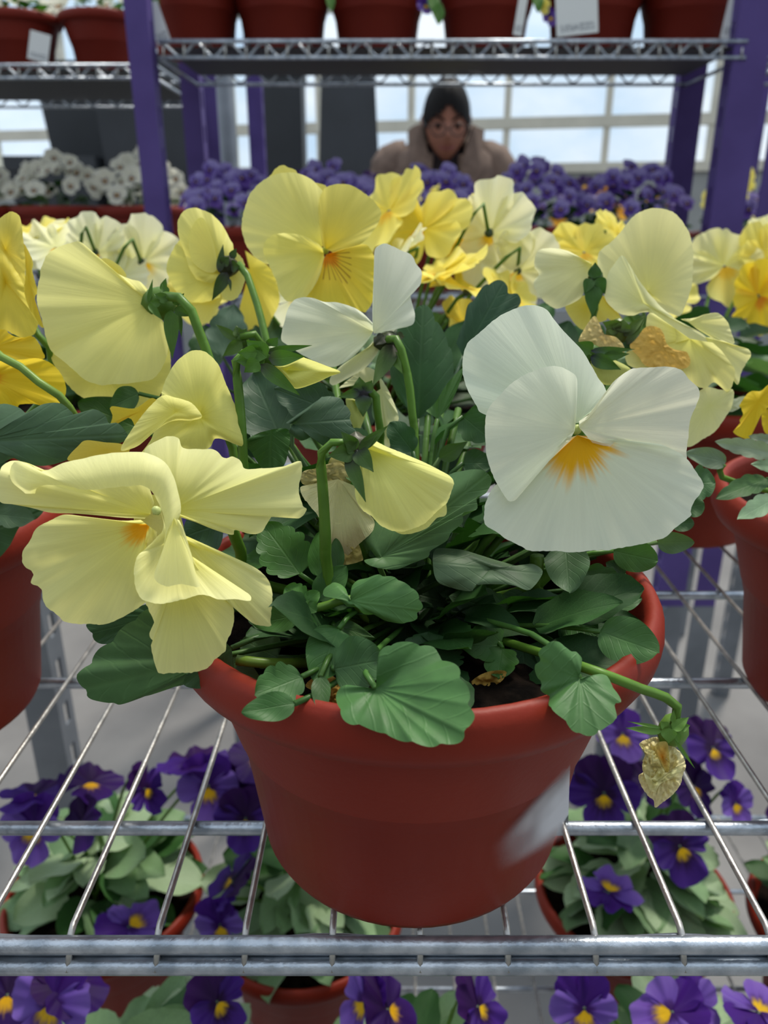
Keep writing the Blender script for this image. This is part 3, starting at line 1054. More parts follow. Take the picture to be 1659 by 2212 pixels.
fan('petal', cB([(680, 712)])[0], cB([(590, 745), (540, 830), (470, 890), (400, 970), (330, 1000), (262, 968), (215, 1050), (205, 1110), (210, 1170), (270, 1210), (330, 1250), (390, 1280), (440, 1305), (560, 1305), (660, 1312), (790, 1300), (840, 1300), (960, 1280), (1090, 1250), (1140, 1230), (1180, 1190), (1260, 1130), (1265, 1100), (1280, 1050), (1320, 1000), (1328, 960), (1290, 900), (1240, 830), (1150, 775), (1080, 755), (960, 758), (850, 760), (750, 735)]),
    .2055, f, c=((240, 243, 204), (241, 247, 226)), ruf=1.6, rufk=5, bulge=1.4, jag=2.5, na=150, nr=34, cup=-2., blotch=((250, 184, 12), .36, .5, .62))
fan('petal', cB([(668, 690)])[0], cB([(672, 655), (678, 560), (680, 430), (650, 390), (590, 360, -2), (520, 362, -3), (440, 390, -3), (350, 440, -3), (290, 500, -3), (230, 570, -3), (210, 640, -3), (210, 740, -3), (220, 830, -3), (240, 900, -3), (270, 960, -3), (300, 1010, -3), (330, 1050, -3), (370, 1040, -2), (400, 980, -1), (450, 900), (500, 850), (560, 790), (590, 752), (640, 742)]),
    .2035, f, c=((240, 243, 212), (243, 246, 224)), ruf=1.0, bulge=1.5, jag=2, na=100)
stempx(hero, [(1250, 930, .214), (1245, 960, .225), (1200, 1120, .232), (1165, 1260, .238), CROWN], .0017)

# ---- yellow flower at the top
f = flower((703, 541), .3055, .0014, 'yellow frontal flower with orange throat at the top', c=(170, 180, 80))
fan('petal', cD([(560, 420)])[0], cD([(300, 170), (315, 130), (345, 88), (400, 58), (450, 82), (500, 100), (525, 130), (640, 190), (735, 222), (715, 300), (600, 400), (400, 330)]), .309, f, closed=True, c=YEL, jag=2, na=60)
fan('petal', cD([(706, 697)])[0], cD([(560, 700), (400, 780), (300, 835), (200, 790), (150, 740), (105, 660), (80, 560), (85, 470), (110, 370), (150, 280), (220, 200), (310, 145), (420, 118), (520, 125), (620, 170), (680, 230), (712, 275), (705, 400), (702, 600)]),
    .305, f, c=((241, 231, 101), (248, 242, 154)), ruf=2, bulge=2, cup=-2, jag=2, na=90)
fan('petal', cD([(740, 712)])[0], cD([(708, 690), (690, 560), (680, 420), (690, 310), (730, 240), (800, 210), (880, 208), (950, 225), (1030, 275), (1100, 330), (1150, 390), (1165, 430), (1150, 500), (1100, 580), (1050, 640), (980, 690), (870, 730), (790, 742)]),
    .304, f, c=((234, 206, 46), (242, 230, 120)), ruf=2, bulge=2, cup=-1.5, jag=1.5, na=90)
fan('petal', cD([(740, 755)])[0], cD([(790, 742), (900, 712), (1030, 675), (1080, 710), (1110, 770), (1115, 900), (1105, 1100), (1060, 1190), (1020, 1205), (900, 1150), (760, 1140), (600, 1120), (560, 1060), (640, 960), (700, 840)]),
    .302, f, c=((242, 196, 20), (243, 222, 80)), ruf=2.5, rufk=5, bulge=2, cup=-2, jag=2, na=110, nr=26, blotch=((240, 150, 14), .26, .45, .7, .5))
fan('petal', cD([(718, 745)])[0], cD([(708, 702), (640, 650), (520, 600), (400, 590), (310, 610), (255, 670), (250, 740), (290, 830), (320, 900), (350, 960), (370, 1040), (400, 1090), (450, 1125), (560, 1100), (620, 1040), (680, 940), (712, 830), (722, 775)]),
    .3005, f, c=((243, 230, 89), (248, 241, 142)), ruf=1.5, bulge=1.5, cup=-2, jag=2, na=90)
stempx(hero, [(705, 560, .309), (700, 620, .318), (720, 800, .315), (760, 1000, .29), CROWN], .0015)

# ---- white flower seen from behind
f = flower((836, 738), .268, .0045, 'white flower seen from behind', c=(58, 66, 44), sq=(1.1, 1, .8))
fan('petal', cD([(1110, 1372)])[0], cD([(1102, 1350), (1098, 1200), (1105, 1000), (1110, 850), (1115, 730), (1140, 690), (1190, 672), (1240, 685), (1310, 720), (1400, 760), (1440, 830), (1480, 890), (1475, 980), (1440, 1030), (1395, 1080), (1410, 1150), (1430, 1220), (1420, 1290), (1370, 1320), (1290, 1335), (1250, 1362), (1180, 1360)]),
    .268, f, c=((235, 239, 207), (241, 245, 226)), ruf=2, bulge=2, jag=1.5)
fan('petal', (806, 716), [(805, 698), (783, 676), (761, 663), (727, 653), (700, 652), (677, 644), (655, 642), (636, 648), (622, 667), (615, 692), (609, 717), (608, 735), (625, 748), (657, 769), (685, 782), (716, 793), (740, 785), (765, 768), (783, 750), (797, 732)],
    .264, f, c=((237, 239, 188), (241, 245, 219)), ruf=1.5, bulge=2.5, cup=-3, jag=1.2)
fan('petal', (815, 735), [(805, 738), (780, 765), (737, 790), (713, 818), (720, 832), (755, 815), (790, 794), (814, 765), (822, 745)], .269, f, c=((238, 238, 164), (242, 243, 204)), bulge=1, jag=1)
sepal(f, (850, 745), (806, 832), 40, .262, .256, c=(70, 96, 44), tipdark=(60, 50, 50))
sepal(f, (845, 760), (868, 805), 24, .262, .258, c=(90, 124, 54))
sepal(f, (830, 725), (812, 745), 26, .264, .262, c=(52, 56, 40))
sepal(f, (855, 725), (875, 728), 20, .266, .268, c=(86, 90, 70))
stempx(hero, [(838, 733, .262), (850, 728, .26), (862, 742, .259), (873, 780, .26), (884, 832, .261), (891, 902, .262), (897, 975, .262), CROWN], .0014)

# ---- back of the large yellow flower at left
f = flower((345, 655), .262, .0048, 'large pale yellow flower seen from behind', c=(84, 118, 46), sq=(1.2, 1, 1.1))
fan('petal', cG([(480, 1080)])[0], cG([(150, 950), (200, 1080), (250, 1150), (320, 1220), (420, 1270), (560, 1300), (700, 1322), (780, 1290), (850, 1220), (900, 1120), (915, 1000), (880, 850), (700, 800), (350, 880)]), .2735, f, closed=True, jag=2, c=((243, 233, 101), (247, 241, 138)), ruf=2, na=90)
fan('petal', cG([(560, 440)])[0], cG([(440, 375), (470, 352), (520, 355), (590, 400), (632, 462), (600, 480), (520, 450)]), .268, f, closed=True, c=YEL, jag=1, na=40, nr=5)
fan('petal', cG([(800, 640)])[0], cG([(790, 700), (870, 760, -1), (900, 850, -2), (895, 950, -3), (860, 1050, -4), (800, 1120, -5), (720, 1140, -5), (620, 1150, -5), (540, 1155, -5), (460, 1160, -5), (370, 1130, -5), (300, 1070, -5), (220, 1000, -5), (150, 940, -4), (115, 850, -4), (90, 740, -3), (60, 640, -3), (60, 560, -2), (75, 480, -1), (90, 400), (130, 320, 1), (190, 280, 2), (260, 255, 3), (320, 240, 3), (370, 270, 3), (410, 330, 3), (460, 380, 3), (560, 440, 3), (650, 480, 2), (720, 500, 1), (775, 560)]),
    .262, f, c=((241, 235, 130), (247, 242, 157)), ruf=1.8, rufk=5, bulge=3.2, jag=2, na=130, nr=16)
for b, t, w_, dz in (((770, 630), (800, 480), 26, 0), ((860, 560), (885, 475), 40, .001), ((915, 680), (925, 990), 86, -.003), ((775, 640), (860, 742), 44, -.002), ((965, 700), (985, 852), 34, .0), ((900, 620), (805, 575), 60, -.004), ((930, 640), (1000, 575), 60, -.002), ((850, 640), (780, 625), 50, -.004), ((890, 580), (860, 510), 50, -.002), ((940, 670), (1040, 720), 60, -.002)):
    sepal(f, cG([b])[0], cG([t])[0], w_ / 2.9625 * 1.1, .257 + dz, .2565 + dz, c=(76, 112, 44))
stempx(hero, [(356, 640, .2545), (366, 634, .253), (382, 640, .2525), (401, 653, .2525), (418, 680, .253), (431, 720, .254), (445, 755, .255), (465, 820, .257), (505, 960, .262), CROWN], .0016)

# ---- side-on yellow flower
f = flower((492, 575), .296, .0042, 'yellow flower turned side-on, dark calyx', c=(56, 58, 44))
fan('petal', cG([(1240, 440)])[0], cG([(1230, 600), (1120, 632), (1020, 620), (950, 560), (900, 470), (888, 400), (920, 310), (965, 240), (1020, 200), (1100, 260), (1200, 350)]), .302, f, c=((242, 231, 101), (246, 238, 130)), jag=2, bulge=2, ruf=1.5)
fan('petal', cG([(1245, 430)])[0], cG([(1180, 510), (1080, 480), (1030, 400), (1005, 320), (975, 240), (958, 160), (965, 100), (1000, 45), (1060, 25), (1120, 40), (1180, 70), (1240, 130), (1280, 200), (1315, 270), (1310, 330), (1270, 390)]), .2985, f, c=((242, 232, 114), (247, 240, 142)), jag=2, bulge=2.5, ruf=2)
fan('petal', cG([(1190, 330)])[0], cG([(1060, 130), (1120, 90), (1170, 200), (1200, 300), (1210, 420), (1150, 440), (1060, 380), (1030, 260)]), .2955, f, closed=True, c=((243, 235, 128), (246, 239, 142)), jag=1.5, na=50)
fan('petal', cG([(1290, 420)])[0], cG([(1305, 280), (1380, 365), (1392, 480), (1350, 590), (1290, 622), (1240, 580), (1260, 480)]), .300, f, c=((246, 232, 95), (247, 240, 138)), jag=2)
fan('petal', cG([(1200, 560)])[0], cG([(1030, 620), (1060, 700), (1105, 762), (1160, 755), (1215, 670), (1245, 590), (1220, 560)]), .304, f, c=YEL, jag=2)
for b, t, w_ in (((1225, 440), (1250, 258), 46), ((1300, 350), (1335, 285), 44), ((1275, 440), (1180, 618), 74), ((1290, 480), (1300, 560), 20), ((1300, 400), (1355, 400), 70), ((1240, 390), (1290, 340), 60)):
    sepal(f, cG([b])[0], cG([t])[0], w_ / 2.9625 * 1.1, .291, .2905, c=(62, 84, 40), tipdark=(44, 40, 50))
stempx(hero, [(515, 570, .293), (524, 572, .2925), (533, 592, .292), (546, 629, .29), (560, 673, .288), (573, 727, .285), (590, 800, .283), (640, 1000, .27), CROWN], .0014)

# ---- folded yellow flower below it
f = flower((455, 880), .230, .003, 'folded yellow flower half closed', c=(200, 196, 90))
fan('petal', (430, 900), [(350, 845), (364, 808), (384, 778), (411, 759), (435, 757), (458, 771), (475, 794), (485, 821), (499, 855), (511, 886), (515, 915), (524, 945), (523, 963), (506, 959), (485, 950), (464, 948), (455, 965), (439, 972), (400, 975), (350, 985), (300, 990), (330, 940)], .2285, f, closed=True, c=((245, 238, 114), (247, 242, 145)), jag=1.5, ruf=2.5, bulge=3, na=110)
fan('petal', (380, 890), [(296, 912), (320, 882), (350, 855), (381, 859), (411, 869), (425, 882), (436, 901), (414, 908), (381, 908), (357, 916), (330, 935), (300, 962), (266, 974), (262, 965), (280, 935)], .2235, f, closed=True, c=((242, 234, 118), (247, 242, 152)), jag=1.2, ruf=1.5, bulge=1, na=80)
fan('petal', (230, 972), [(145, 991), (169, 963), (186, 951), (224, 955), (262, 959), (280, 972), (262, 990), (211, 995), (169, 998)], .226, f, closed=True, c=((232, 200, 60), (238, 214, 90)), jag=1.2, na=50)
fan('petal', (300, 890), [(240, 878), (290, 882), (330, 860), (350, 890), (300, 925), (283, 905), (262, 903), (247, 915), (236, 924), (243, 900)], .238, f, closed=True, c=((240, 206, 50), (242, 216, 70)), jag=1, na=50)
stempx(hero, [(470, 900, .236), (500, 960, .243), (560, 1150, .245), CROWN], .0014)

# ---- closed bud in the middle
f = flower((572, 772), .229, .0046, 'closed yellow bud with green sepals', c=(84, 118, 48), sq=(1.2, 1, .9))
fan('petal', (620, 800), cE([(430, 425), (500, 415), (600, 378), (640, 385), (760, 430), (845, 468), (780, 495), (680, 540), (570, 570), (510, 520), (460, 470)]), .2285, f, closed=True, c=((235, 234, 121), (239, 235, 130)), bulge=3.5, jag=.6, nr=8, na=60)
for b, t, w_, dz in (((385, 345), (668, 303), 46, -.001), ((400, 385), (622, 372), 92, -.003), ((350, 420), (592, 612), 84, -.003), ((380, 370), (196, 400), 150, -.002), ((390, 380), (262, 272), 120, -.003), ((400, 320), (460, 255), 70, .001), ((340, 400), (250, 470), 90, -.004), ((330, 350), (210, 350), 80, -.004)):
    sepal(f, cE([b])[0], cE([t])[0], w_ / 2.86 * 1.1, .226 + dz, .2255 + dz, c=(80, 120, 46), tipdark=(58, 56, 60) if t[0] > 400 else None)
stempx(hero, [(530, 762, .2255), (516, 764, .2265), (509, 785, .227), (514, 830, .2275), (520, 900, .2285), (524, 960, .23), (528, 1010, .232), (560, 1150, .24), CROWN], .00145)
f = flower((520, 735), .272, .0032, 'small green bud behind', c=(80, 112, 46))
for b, t, w_ in (((200, 265), (72, 172), 52), ((235, 280), (118, 372), 74), ((220, 250), (200, 180), 60), ((230, 250), (262, 200), 60)):
    sepal(f, cE([b])[0], cE([t])[0], w_ / 2.86 * 1.1, .269, .2685, c=(84, 112, 58))
stempx(hero, [(520, 728, .269), (540, 722, .268), (560, 728, .27), (566, 770, .275), (590, 900, .275), CROWN], .0013)

# ---- drooping yellow flower in the middle
f = flower((768, 968), .203, .0042, 'drooping pale yellow flower with dark calyx', c=(66, 66, 48))
fan('petal', (795, 970), cE([(985, 885), (1030, 868), (1100, 915), (1220, 965), (1350, 1020), (1450, 1070), (1520, 1110), (1545, 1150), (1530, 1210), (1500, 1280), (1440, 1330), (1370, 1400), (1280, 1440), (1200, 1455), (1100, 1420), (1040, 1360), (980, 1320), (940, 1250), (935, 1180), (950, 1060)]),
    .2005, f, c=((241, 239, 125), (248, 246, 161)), ruf=1.6, rufk=5, bulge=5.5, jag=2, na=110, nr=18)
fan('petal', (850, 1040), cE([(1500, 1280), (1497, 1352), (1440, 1372), (1380, 1432), (1280, 1467), (1200, 1462), (1150, 1400), (1350, 1300)]), .2035, f, c=((241, 238, 125), (246, 243, 156)), jag=2, na=50)
for b, t, w_, tp in (((960, 945), (1138, 800), 64, (60, 58, 66)), ((945, 945), (1047, 1082), 104, (44, 42, 52)), ((890, 985), (1000, 1268), 84, (50, 46, 56)), ((945, 945), (850, 838), 84, None), ((930, 960), (770, 985), 110, None), ((935, 940), (875, 900), 90, None), ((960, 960), (1070, 850), 50, None)):
    sepal(f, cE([b])[0], cE([t])[0], w_ / 2.86 * 1.1, .1945, .192, c=(70, 100, 46), tipdark=tp)
stempx(hero, [(752, 956, .1955), (738, 953, .1955), (718, 955, .196), (701, 968, .197), (692, 988, .1985), (695, 1025, .2), (700, 1100, .203), (703, 1165, .206), (706, 1220, .211), (740, 1330, .22), CROWN], [.0010, .0010, .0010, .0010, .0013, .00145, .00155, .0016, .0016, .0016, .0018])

# ---- half hidden pale flower behind the bud
f = flower((783, 850), .262, .003, 'half hidden pale flower with purple calyx', c=(70, 66, 84))
fan('petal', (822, 840), cE([(1080, 480), (1150, 600), (1205, 755), (1150, 800), (1130, 880), (1150, 930), (1080, 940), (1060, 800), (1050, 600)]), .268, f, c=((235, 235, 164), (241, 241, 190)), jag=1, ruf=2)
fan('petal', (800, 825), cE([(830, 570), (900, 510), (1000, 440), (1080, 480), (1040, 560), (930, 610), (860, 600)]), .27, f, c=((235, 235, 164), (241, 241, 195)), jag=1, ruf=1.5)
fan('petal', (770, 870), cE([(880, 630), (960, 650), (1005, 700), (975, 800), (945, 850), (900, 740)]), .26, f, closed=True, c=((196, 206, 110), (210, 214, 130)), bulge=2, jag=.5, na=40, nr=6)
for b, t, w_ in (((965, 590), (832, 622), 56), ((985, 610), (985, 742), 92), ((970, 590), (962, 498), 80), ((1000, 590), (1040, 520), 70)):
    sepal(f, cE([b])[0], cE([t])[0], w_ / 2.86 * 1.1, .2575, .2565, c=(78, 108, 54), tipdark=(50, 46, 76))
stempx(hero, [(800, 845, .26), (811, 850, .2605), (815, 890, .262), (822, 932, .264), (828, 1000, .266), CROWN], .0014)

# ---- wilted flower behind the middle stalk
f = flower((735, 1000), .222, .003, 'wilted cream flower hanging behind the stalk', c=(150, 140, 80))
def wilt(s, t, c):
    q = max(0, min(1, (t - .62) * 4)) * (1 if .45 < s < .68 else .0)
    return c * (1 - q * .5) + lin((150, 110, 60)) * q * .5
fan('petal', cE([(830, 1130)])[0], cE([(720, 1150), (650, 1165), (598, 1182), (620, 1250), (700, 1350), (760, 1480), (790, 1560), (870, 1610), (960, 1530), (1040, 1455), (1050, 1380), (960, 1300), (930, 1170)]), .2165, f, c=((238, 232, 172), (246, 240, 194)), jag=2, ruf=1.2, shade=wilt, mat=M_DRY)
fan('petal', cE([(760, 1110)])[0], cE([(612, 1085), (700, 1062), (850, 1028), (905, 1160), (700, 1175), (610, 1155)]), .2175, f, closed=True, c=((166, 156, 100), (184, 172, 116)), jag=2, crum=1.5, mat=M_DRY, na=50)
fan('petal', cE([(850, 1560)])[0], cE([(790, 1540), (860, 1500), (950, 1520), (985, 1620), (960, 1640), (880, 1660), (800, 1640)]), .218, f, closed=True, c=((206, 186, 110), (210, 190, 120)), jag=2, crum=2, mat=M_DRY, na=50)
stempx(hero, [(735, 1000, .224), (720, 1080, .23), CROWN], .0012)

# ---- dried flower hanging over the rim at right
f = flower((1452, 1578), .2035, .0036, 'shrivelled dry flower hanging over the rim', c=(110, 150, 70), sq=(1.1, 1, 1.3))
fan('petal', cJ([(900, 1250)])[0], cJ([(560, 870), (700, 800), (830, 770), (960, 840), (1060, 900), (1200, 1040), (1255, 1200), (1220, 1320), (1160, 1500), (1050, 1640), (900, 1760), (795, 1828), (770, 1720), (660, 1620), (545, 1375), (620, 1290), (612, 1150), (640, 1020)]), .2035, f, closed=True, c=((240, 226, 156), (247, 237, 180)), crum=3., jag=2, mat=M_DRY, nr=18, na=110, bulge=2)
fan('petal', cJ([(900, 1080)])[0], cJ([(840, 860), (970, 850), (1000, 1000), (1015, 1180), (990, 1290), (940, 1270), (880, 1160), (790, 980)]), .2, f, closed=True, c=((244, 160, 24), (222, 206, 120)), crum=1.2, jag=1, mat=M_DRY, nr=10, na=50)
fan('petal', cJ([(720, 1160)])[0], cJ([(560, 880), (700, 960), (800, 1000), (880, 1180), (940, 1300), (820, 1340), (760, 1400), (620, 1300), (612, 1130), (650, 1030)]), .2005, f, closed=True, c=((240, 233, 175), (245, 239, 175)), crum=3, jag=1.5, mat=M_DRY, na=70)
fan('petal', cJ([(800, 1450)])[0], cJ([(630, 1310), (740, 1390), (860, 1310), (1020, 1300), (1100, 1230), (1220, 1180), (1150, 1330), (980, 1420), (870, 1480), (800, 1590), (710, 1540)]), .199, f, closed=True, c=((243, 239, 169), (247, 242, 183)), crum=2.5, jag=1.5, mat=M_DRY, na=80)
for b, t, w_ in (((900, 640), (398, 545), 46), ((890, 690), (368, 640), 110), ((1080, 800), (1398, 1256), 50), ((1050, 660), (1300, 480), 150), ((1060, 560), (1075, 368), 70), ((960, 620), (880, 545), 120), ((1150, 640), (1320, 600), 120), ((1000, 640), (1000, 870), 200), ((1120, 700), (1150, 880), 90)):
    sepal(f, cJ([b])[0], cJ([t])[0], w_ / 6.9125 * 1.15, .1985, .198, c=(100, 140, 66))
stempx(hero, [(1458, 1566, .2), (1464, 1545, .2), (1461, 1522, .1995), (1445, 1510, .199), (1416, 1498, .196), (1385, 1488, .1935), (1345, 1472, .1905), (1300, 1455, .1885), (1250, 1438, .194), (1200, 1420, .21), CROWN], .0013)

# ---- pale flower group at right, behind the white flower
f = flower((1285, 620), .296, .004, 'pale yellow flower with folded petals above the white one', c=(60, 92, 40), sq=(.8, 1, 1.8))
fan('petal', cC([(490, 462)])[0], cC([(470, 448), (400, 420), (340, 380), (260, 360), (190, 358), (130, 375), (105, 440), (110, 490), (135, 530), (100, 590), (130, 660), (180, 720), (250, 760), (330, 735), (400, 700), (430, 660), (450, 560), (480, 490)]), .296, f, c=((238, 234, 147), (245, 243, 190)), bulge=3, jag=1.5, ruf=1.5)
fan('petal', cC([(860, 640)])[0], cC([(560, 640), (530, 540), (525, 430), (545, 370), (600, 330), (680, 250), (730, 180), (800, 120), (870, 95), (950, 95), (1030, 120), (1090, 180), (1140, 270), (1160, 380), (1160, 520), (1150, 620), (1110, 740), (1070, 808), (1000, 790), (800, 760)]), .302, f, closed=True, c=((243, 235, 130), (246, 242, 178)), bulge=-4, jag=2, ruf=2, na=110)
fan('petal', cC([(830, 720)])[0], cC([(690, 405), (740, 470), (800, 570), (870, 660), (940, 740), (1010, 800), (1080, 860), (1180, 900), (1250, 950), (1290, 1000), (1200, 1040), (1130, 1047), (1050, 1030), (990, 990), (965, 930), (950, 850), (900, 790), (820, 785), (760, 805), (680, 795), (620, 750), (575, 690), (575, 600), (600, 520), (640, 460)]), .2895, f, closed=True, c=((241, 240, 156), (243, 243, 190)), bulge=1, jag=1.2, ruf=1.5, na=110)
fan('petal', cC([(600, 690)])[0], cC([(530, 660), (560, 700), (640, 790), (690, 830), (620, 840), (560, 790), (500, 720)]), .3, f, closed=True, c=YEL, jag=1, na=40)
fan('petal', cC([(450, 740)])[0], cC([(310, 750), (340, 710), (440, 670), (520, 680), (560, 740), (590, 830), (500, 860), (430, 900), (360, 840)]), .304, f, closed=True, c=YEL, jag=1.5, na=50)
for b, t, w_ in (((505, 560), (510, 450), 80), ((500, 600), (490, 810), 100), ((520, 560), (575, 660), 90), ((480, 560), (440, 660), 70)):
    sepal(f, cC([b])[0], cC([t])[0], w_ / 3.078 * 1.1, .291, .2905, c=(58, 96, 38))
stempx(hero, [(1285, 640, .296), (1280, 700, .3), (1230, 900, .29), CROWN], .0014)

f = flower((1335, 715), .285, .0045, 'pale yellow flower with a withered brown petal', c=(92, 110, 50))
fan('petal', cB([(1360, 560)])[0], cB([(1480, 480), (1475, 560), (1440, 620), (1390, 690), (1330, 730), (1245, 772), (1180, 700), (1240, 560), (1330, 470), (1420, 480)]), .285, f, closed=True, c=((235, 235, 147), (241, 240, 173)), jag=1.5, ruf=2, na=70)
fan('petal', cC([(1130, 850)])[0], cC([(1080, 830), (1170, 820), (1250, 795), (1330, 790), (1390, 850), (1420, 930), (1436, 988), (1390, 990), (1290, 955), (1200, 905)]), .288, f, c=((242, 239, 138), (246, 243, 173)), jag=1.5, ruf=1.5)
fan('petal', cC([(1240, 950)])[0], cC([(1280, 950), (1390, 985), (1470, 1010), (1530, 1030), (1545, 1070), (1510, 1130), (1480, 1190), (1460, 1265), (1420, 1220), (1390, 1120), (1300, 1010)]), .2865, f, c=((242, 238, 135), (246, 243, 169)), jag=1.5, ruf=1.5)
fan('petal', cC([(1140, 960)])[0], cC([(1290, 985), (1350, 1040), (1410, 1120), (1440, 1172), (1430, 1240), (1390, 1310), (1300, 1250), (1240, 1290), (1130, 1260), (1000, 1240), (880, 1190), (760, 1150), (720, 1120), (720, 1050), (830, 1000), (860, 800), (940, 830), (1000, 1000)]), .284, f, c=((242, 235, 113), (246, 241, 159)), jag=1.5, ruf=2, bulge=2, na=100)
fan('petal', cC([(960, 1020)])[0], cC([(850, 880), (930, 885), (965, 930), (990, 1000), (1060, 1040), (1120, 1050), (1142, 1120), (1100, 1158), (960, 1150), (850, 1142), (800, 1080), (740, 1010), (790, 950)]), .2805, f, closed=True, c=((230, 190, 96), (236, 196, 106)), jag=1.2, crum=.9, mat=M_DRY, na=80, nr=14, label='withered brown petal')
for b, t, w_ in (((700, 940), (850, 800), 60), ((680, 900), (560, 850), 90), ((680, 920), (700, 830), 110), ((640, 900), (620, 840), 90), ((720, 1000), (850, 810), 50)):
    sepal(f, cC([b])[0], cC([t])[0], w_ / 3.078 * 1.1, .281, .2805, c=(84, 108, 44), tipdark=(52, 54, 34))
stempx(hero, [(1335, 715, .287), (1330, 760, .292), (1260, 950, .285), CROWN], .0014)

f = flower((1275, 765), .266, .0036, 'faded bud with browned tip', c=(80, 110, 50))
fan('petal', cC([(570, 930)])[0], cC([(400, 970), (440, 890), (500, 810), (530, 840), (550, 890), (572, 935), (640, 945), (690, 990), (705, 1030), (690, 1080), (600, 1090), (500, 1040), (430, 1000)]), .2655, f, closed=True, c=((222, 196, 134), (230, 208, 140)), crum=1.5, jag=1.2, mat=M_DRY, na=60)
fan('petal', cC([(580, 1130)])[0], cC([(480, 1090), (540, 1060), (640, 1100), (750, 1165), (700, 1220), (640, 1260), (560, 1260), (500, 1180)]), .264, f, closed=True, c=((202, 206, 110), (210, 214, 124)), bulge=2, jag=.8, na=50)
for b, t, w_, tp in (((480, 1040), (778, 1030), 46, (50, 46, 80)), ((480, 1080), (682, 1165), 90, (44, 42, 76)), ((490, 1040), (385, 985), 90, None), ((560, 1080), (740, 1060), 60, None)):
    sepal(f, cC([b])[0], cC([t])[0], w_ / 3.078 * 1.1, .2605, .2595, c=(72, 106, 48), tipdark=tp)
stempx(hero, [(1272, 762, .263), (1262, 800, .266), (1230, 950, .265), CROWN], .0013)

# ---- leaves traced one by one
def tl(base, outline, d0, c, closed=False, **k):
    kw = dict(leaf=True, jag=.7, nr=11, na=100, ruf=1.2, rufk=4)
    kw.update(k)
    root = kw.pop('root', hero)
    cr = kw.pop('crown', CROWN)
    o = fan('leaf', base, outline, d0, root, c=(c, c), closed=closed, **kw)
    if cr is not None:
        B = pt(base[0], base[1], d0 + .0008)
        T = pt(*(kw.get('tip') or np.array(outline)[:, :2].mean(0)), d0)
        petiole(o, B, T, cr, c)
    return o
G1 = (74, 116, 66)
tl((812, 1488), [(806, 1487), (780, 1484), (740, 1480), (726, 1505), (735, 1545, -6), (757, 1566, -8), (790, 1572, -10), (840, 1592, -13), (890, 1607, -15), (945, 1614, -17), (1000, 1600, -17), (1024, 1555, -16), (1022, 1528, -14), (1010, 1480, -10), (990, 1440, -6), (955, 1418, -2), (930, 1394), (880, 1386), (845, 1389), (820, 1408), (814, 1440)], .181, (70, 112, 64), scall=13, scd=.075, tip=(1000, 1580), p=1.1, bulge=1.5, na=130)
tl(cK([(985, 1022)])[0], cK([(975, 1000), (1000, 900), (960, 850), (930, 850), (850, 788), (770, 798), (720, 860), (728, 900), (695, 940), (710, 1020), (738, 1060), (735, 1100), (785, 1150), (790, 1210, -6), (870, 1280, -8), (940, 1360, -9), (1010, 1390, -10), (1090, 1385, -10), (1160, 1330, -9), (1222, 1290, -8), (1212, 1200, -5), (1252, 1170, -5), (1190, 1060, -2), (1150, 1000), (1080, 1000), (1010, 1030)]), .186, (76, 116, 70), scall=15, scd=.05, tip=cK([(1000, 1380)])[0], p=1.1, bulge=1, na=130)
tl((470, 1420), [(440, 1465), (395, 1480), (345, 1495), (300, 1510, -2), (250, 1524, -3), (215, 1516, -3), (180, 1502, -3), (165, 1465, -3), (175, 1445, -2), (195, 1425), (215, 1400), (245, 1375), (280, 1340), (320, 1315), (360, 1300), (410, 1330), (455, 1385)], .207, (66, 100, 60), scall=10, scd=.06, tip=(180, 1490), bulge=2)
tl((340, 1330), [(300, 1375), (240, 1392), (205, 1385), (188, 1360), (190, 1345), (230, 1330), (300, 1310), (330, 1300)], .222, (52, 86, 54), scall=5, scd=.06, tip=(190, 1370))
tl((500, 1400), [(510, 1470), (460, 1480), (430, 1488), (395, 1480), (400, 1460), (430, 1410), (470, 1370)], .203, (52, 82, 50), scall=4, scd=.05)
tl(cH([(792, 566)])[0], cH([(775, 545), (762, 490, 4), (720, 458, 5), (680, 453, 5), (632, 490, 4), (622, 530, 2), (660, 545), (720, 560), (780, 602), (830, 606), (880, 650), (950, 652), (1010, 690), (1120, 706, -3), (1200, 680, -4), (1216, 640, -4), (1240, 600, -4), (1220, 540, -3), (1190, 495, -2), (1130, 455), (1060, 417), (1000, 412), (960, 403), (880, 428), (830, 442), (800, 480), (790, 545)]), .2, (82, 126, 72), scall=17, scd=.035, tip=cH([(1200, 620)])[0], bulge=1, na=140)
tl((826, 1202), [(812, 1203, 3), (795, 1180, 4), (786, 1158, 5), (800, 1130, 6), (860, 1110, 4), (930, 1080, 2), (965, 1030, 2), (1000, 1017), (1040, 1015, -2), (1062, 1035, -3), (1050, 1065, -4), (1030, 1075, -4), (1030, 1100, -4), (1000, 1108, -4), (1000, 1128, -4), (975, 1150, -4), (965, 1168, -4), (930, 1190, -4), (925, 1203, -4), (890, 1217, -4), (860, 1229, -4), (830, 1229, -3), (800, 1222, -2), (787, 1210), (812, 1206)], .213, (78, 112, 72), tip=(1040, 1035), bulge=1, na=130, mat=M_LEAF)
tl((1060, 1228), [(935, 1220, -2), (938, 1190, 2), (955, 1184, 4), (1000, 1188, 4), (1040, 1200, 4), (1080, 1212, 4), (1120, 1222, 4), (1150, 1218, 4), (1172, 1232, 3), (1166, 1250), (1155, 1265, -3), (1140, 1275, -4), (1110, 1265, -4), (1080, 1262, -4), (1030, 1264, -4), (1018, 1277, -4), (980, 1271, -4), (945, 1256, -4)], .213, (84, 108, 82), closed=True, tip=(1172, 1240), bulge=2, mat=M_LEAF)
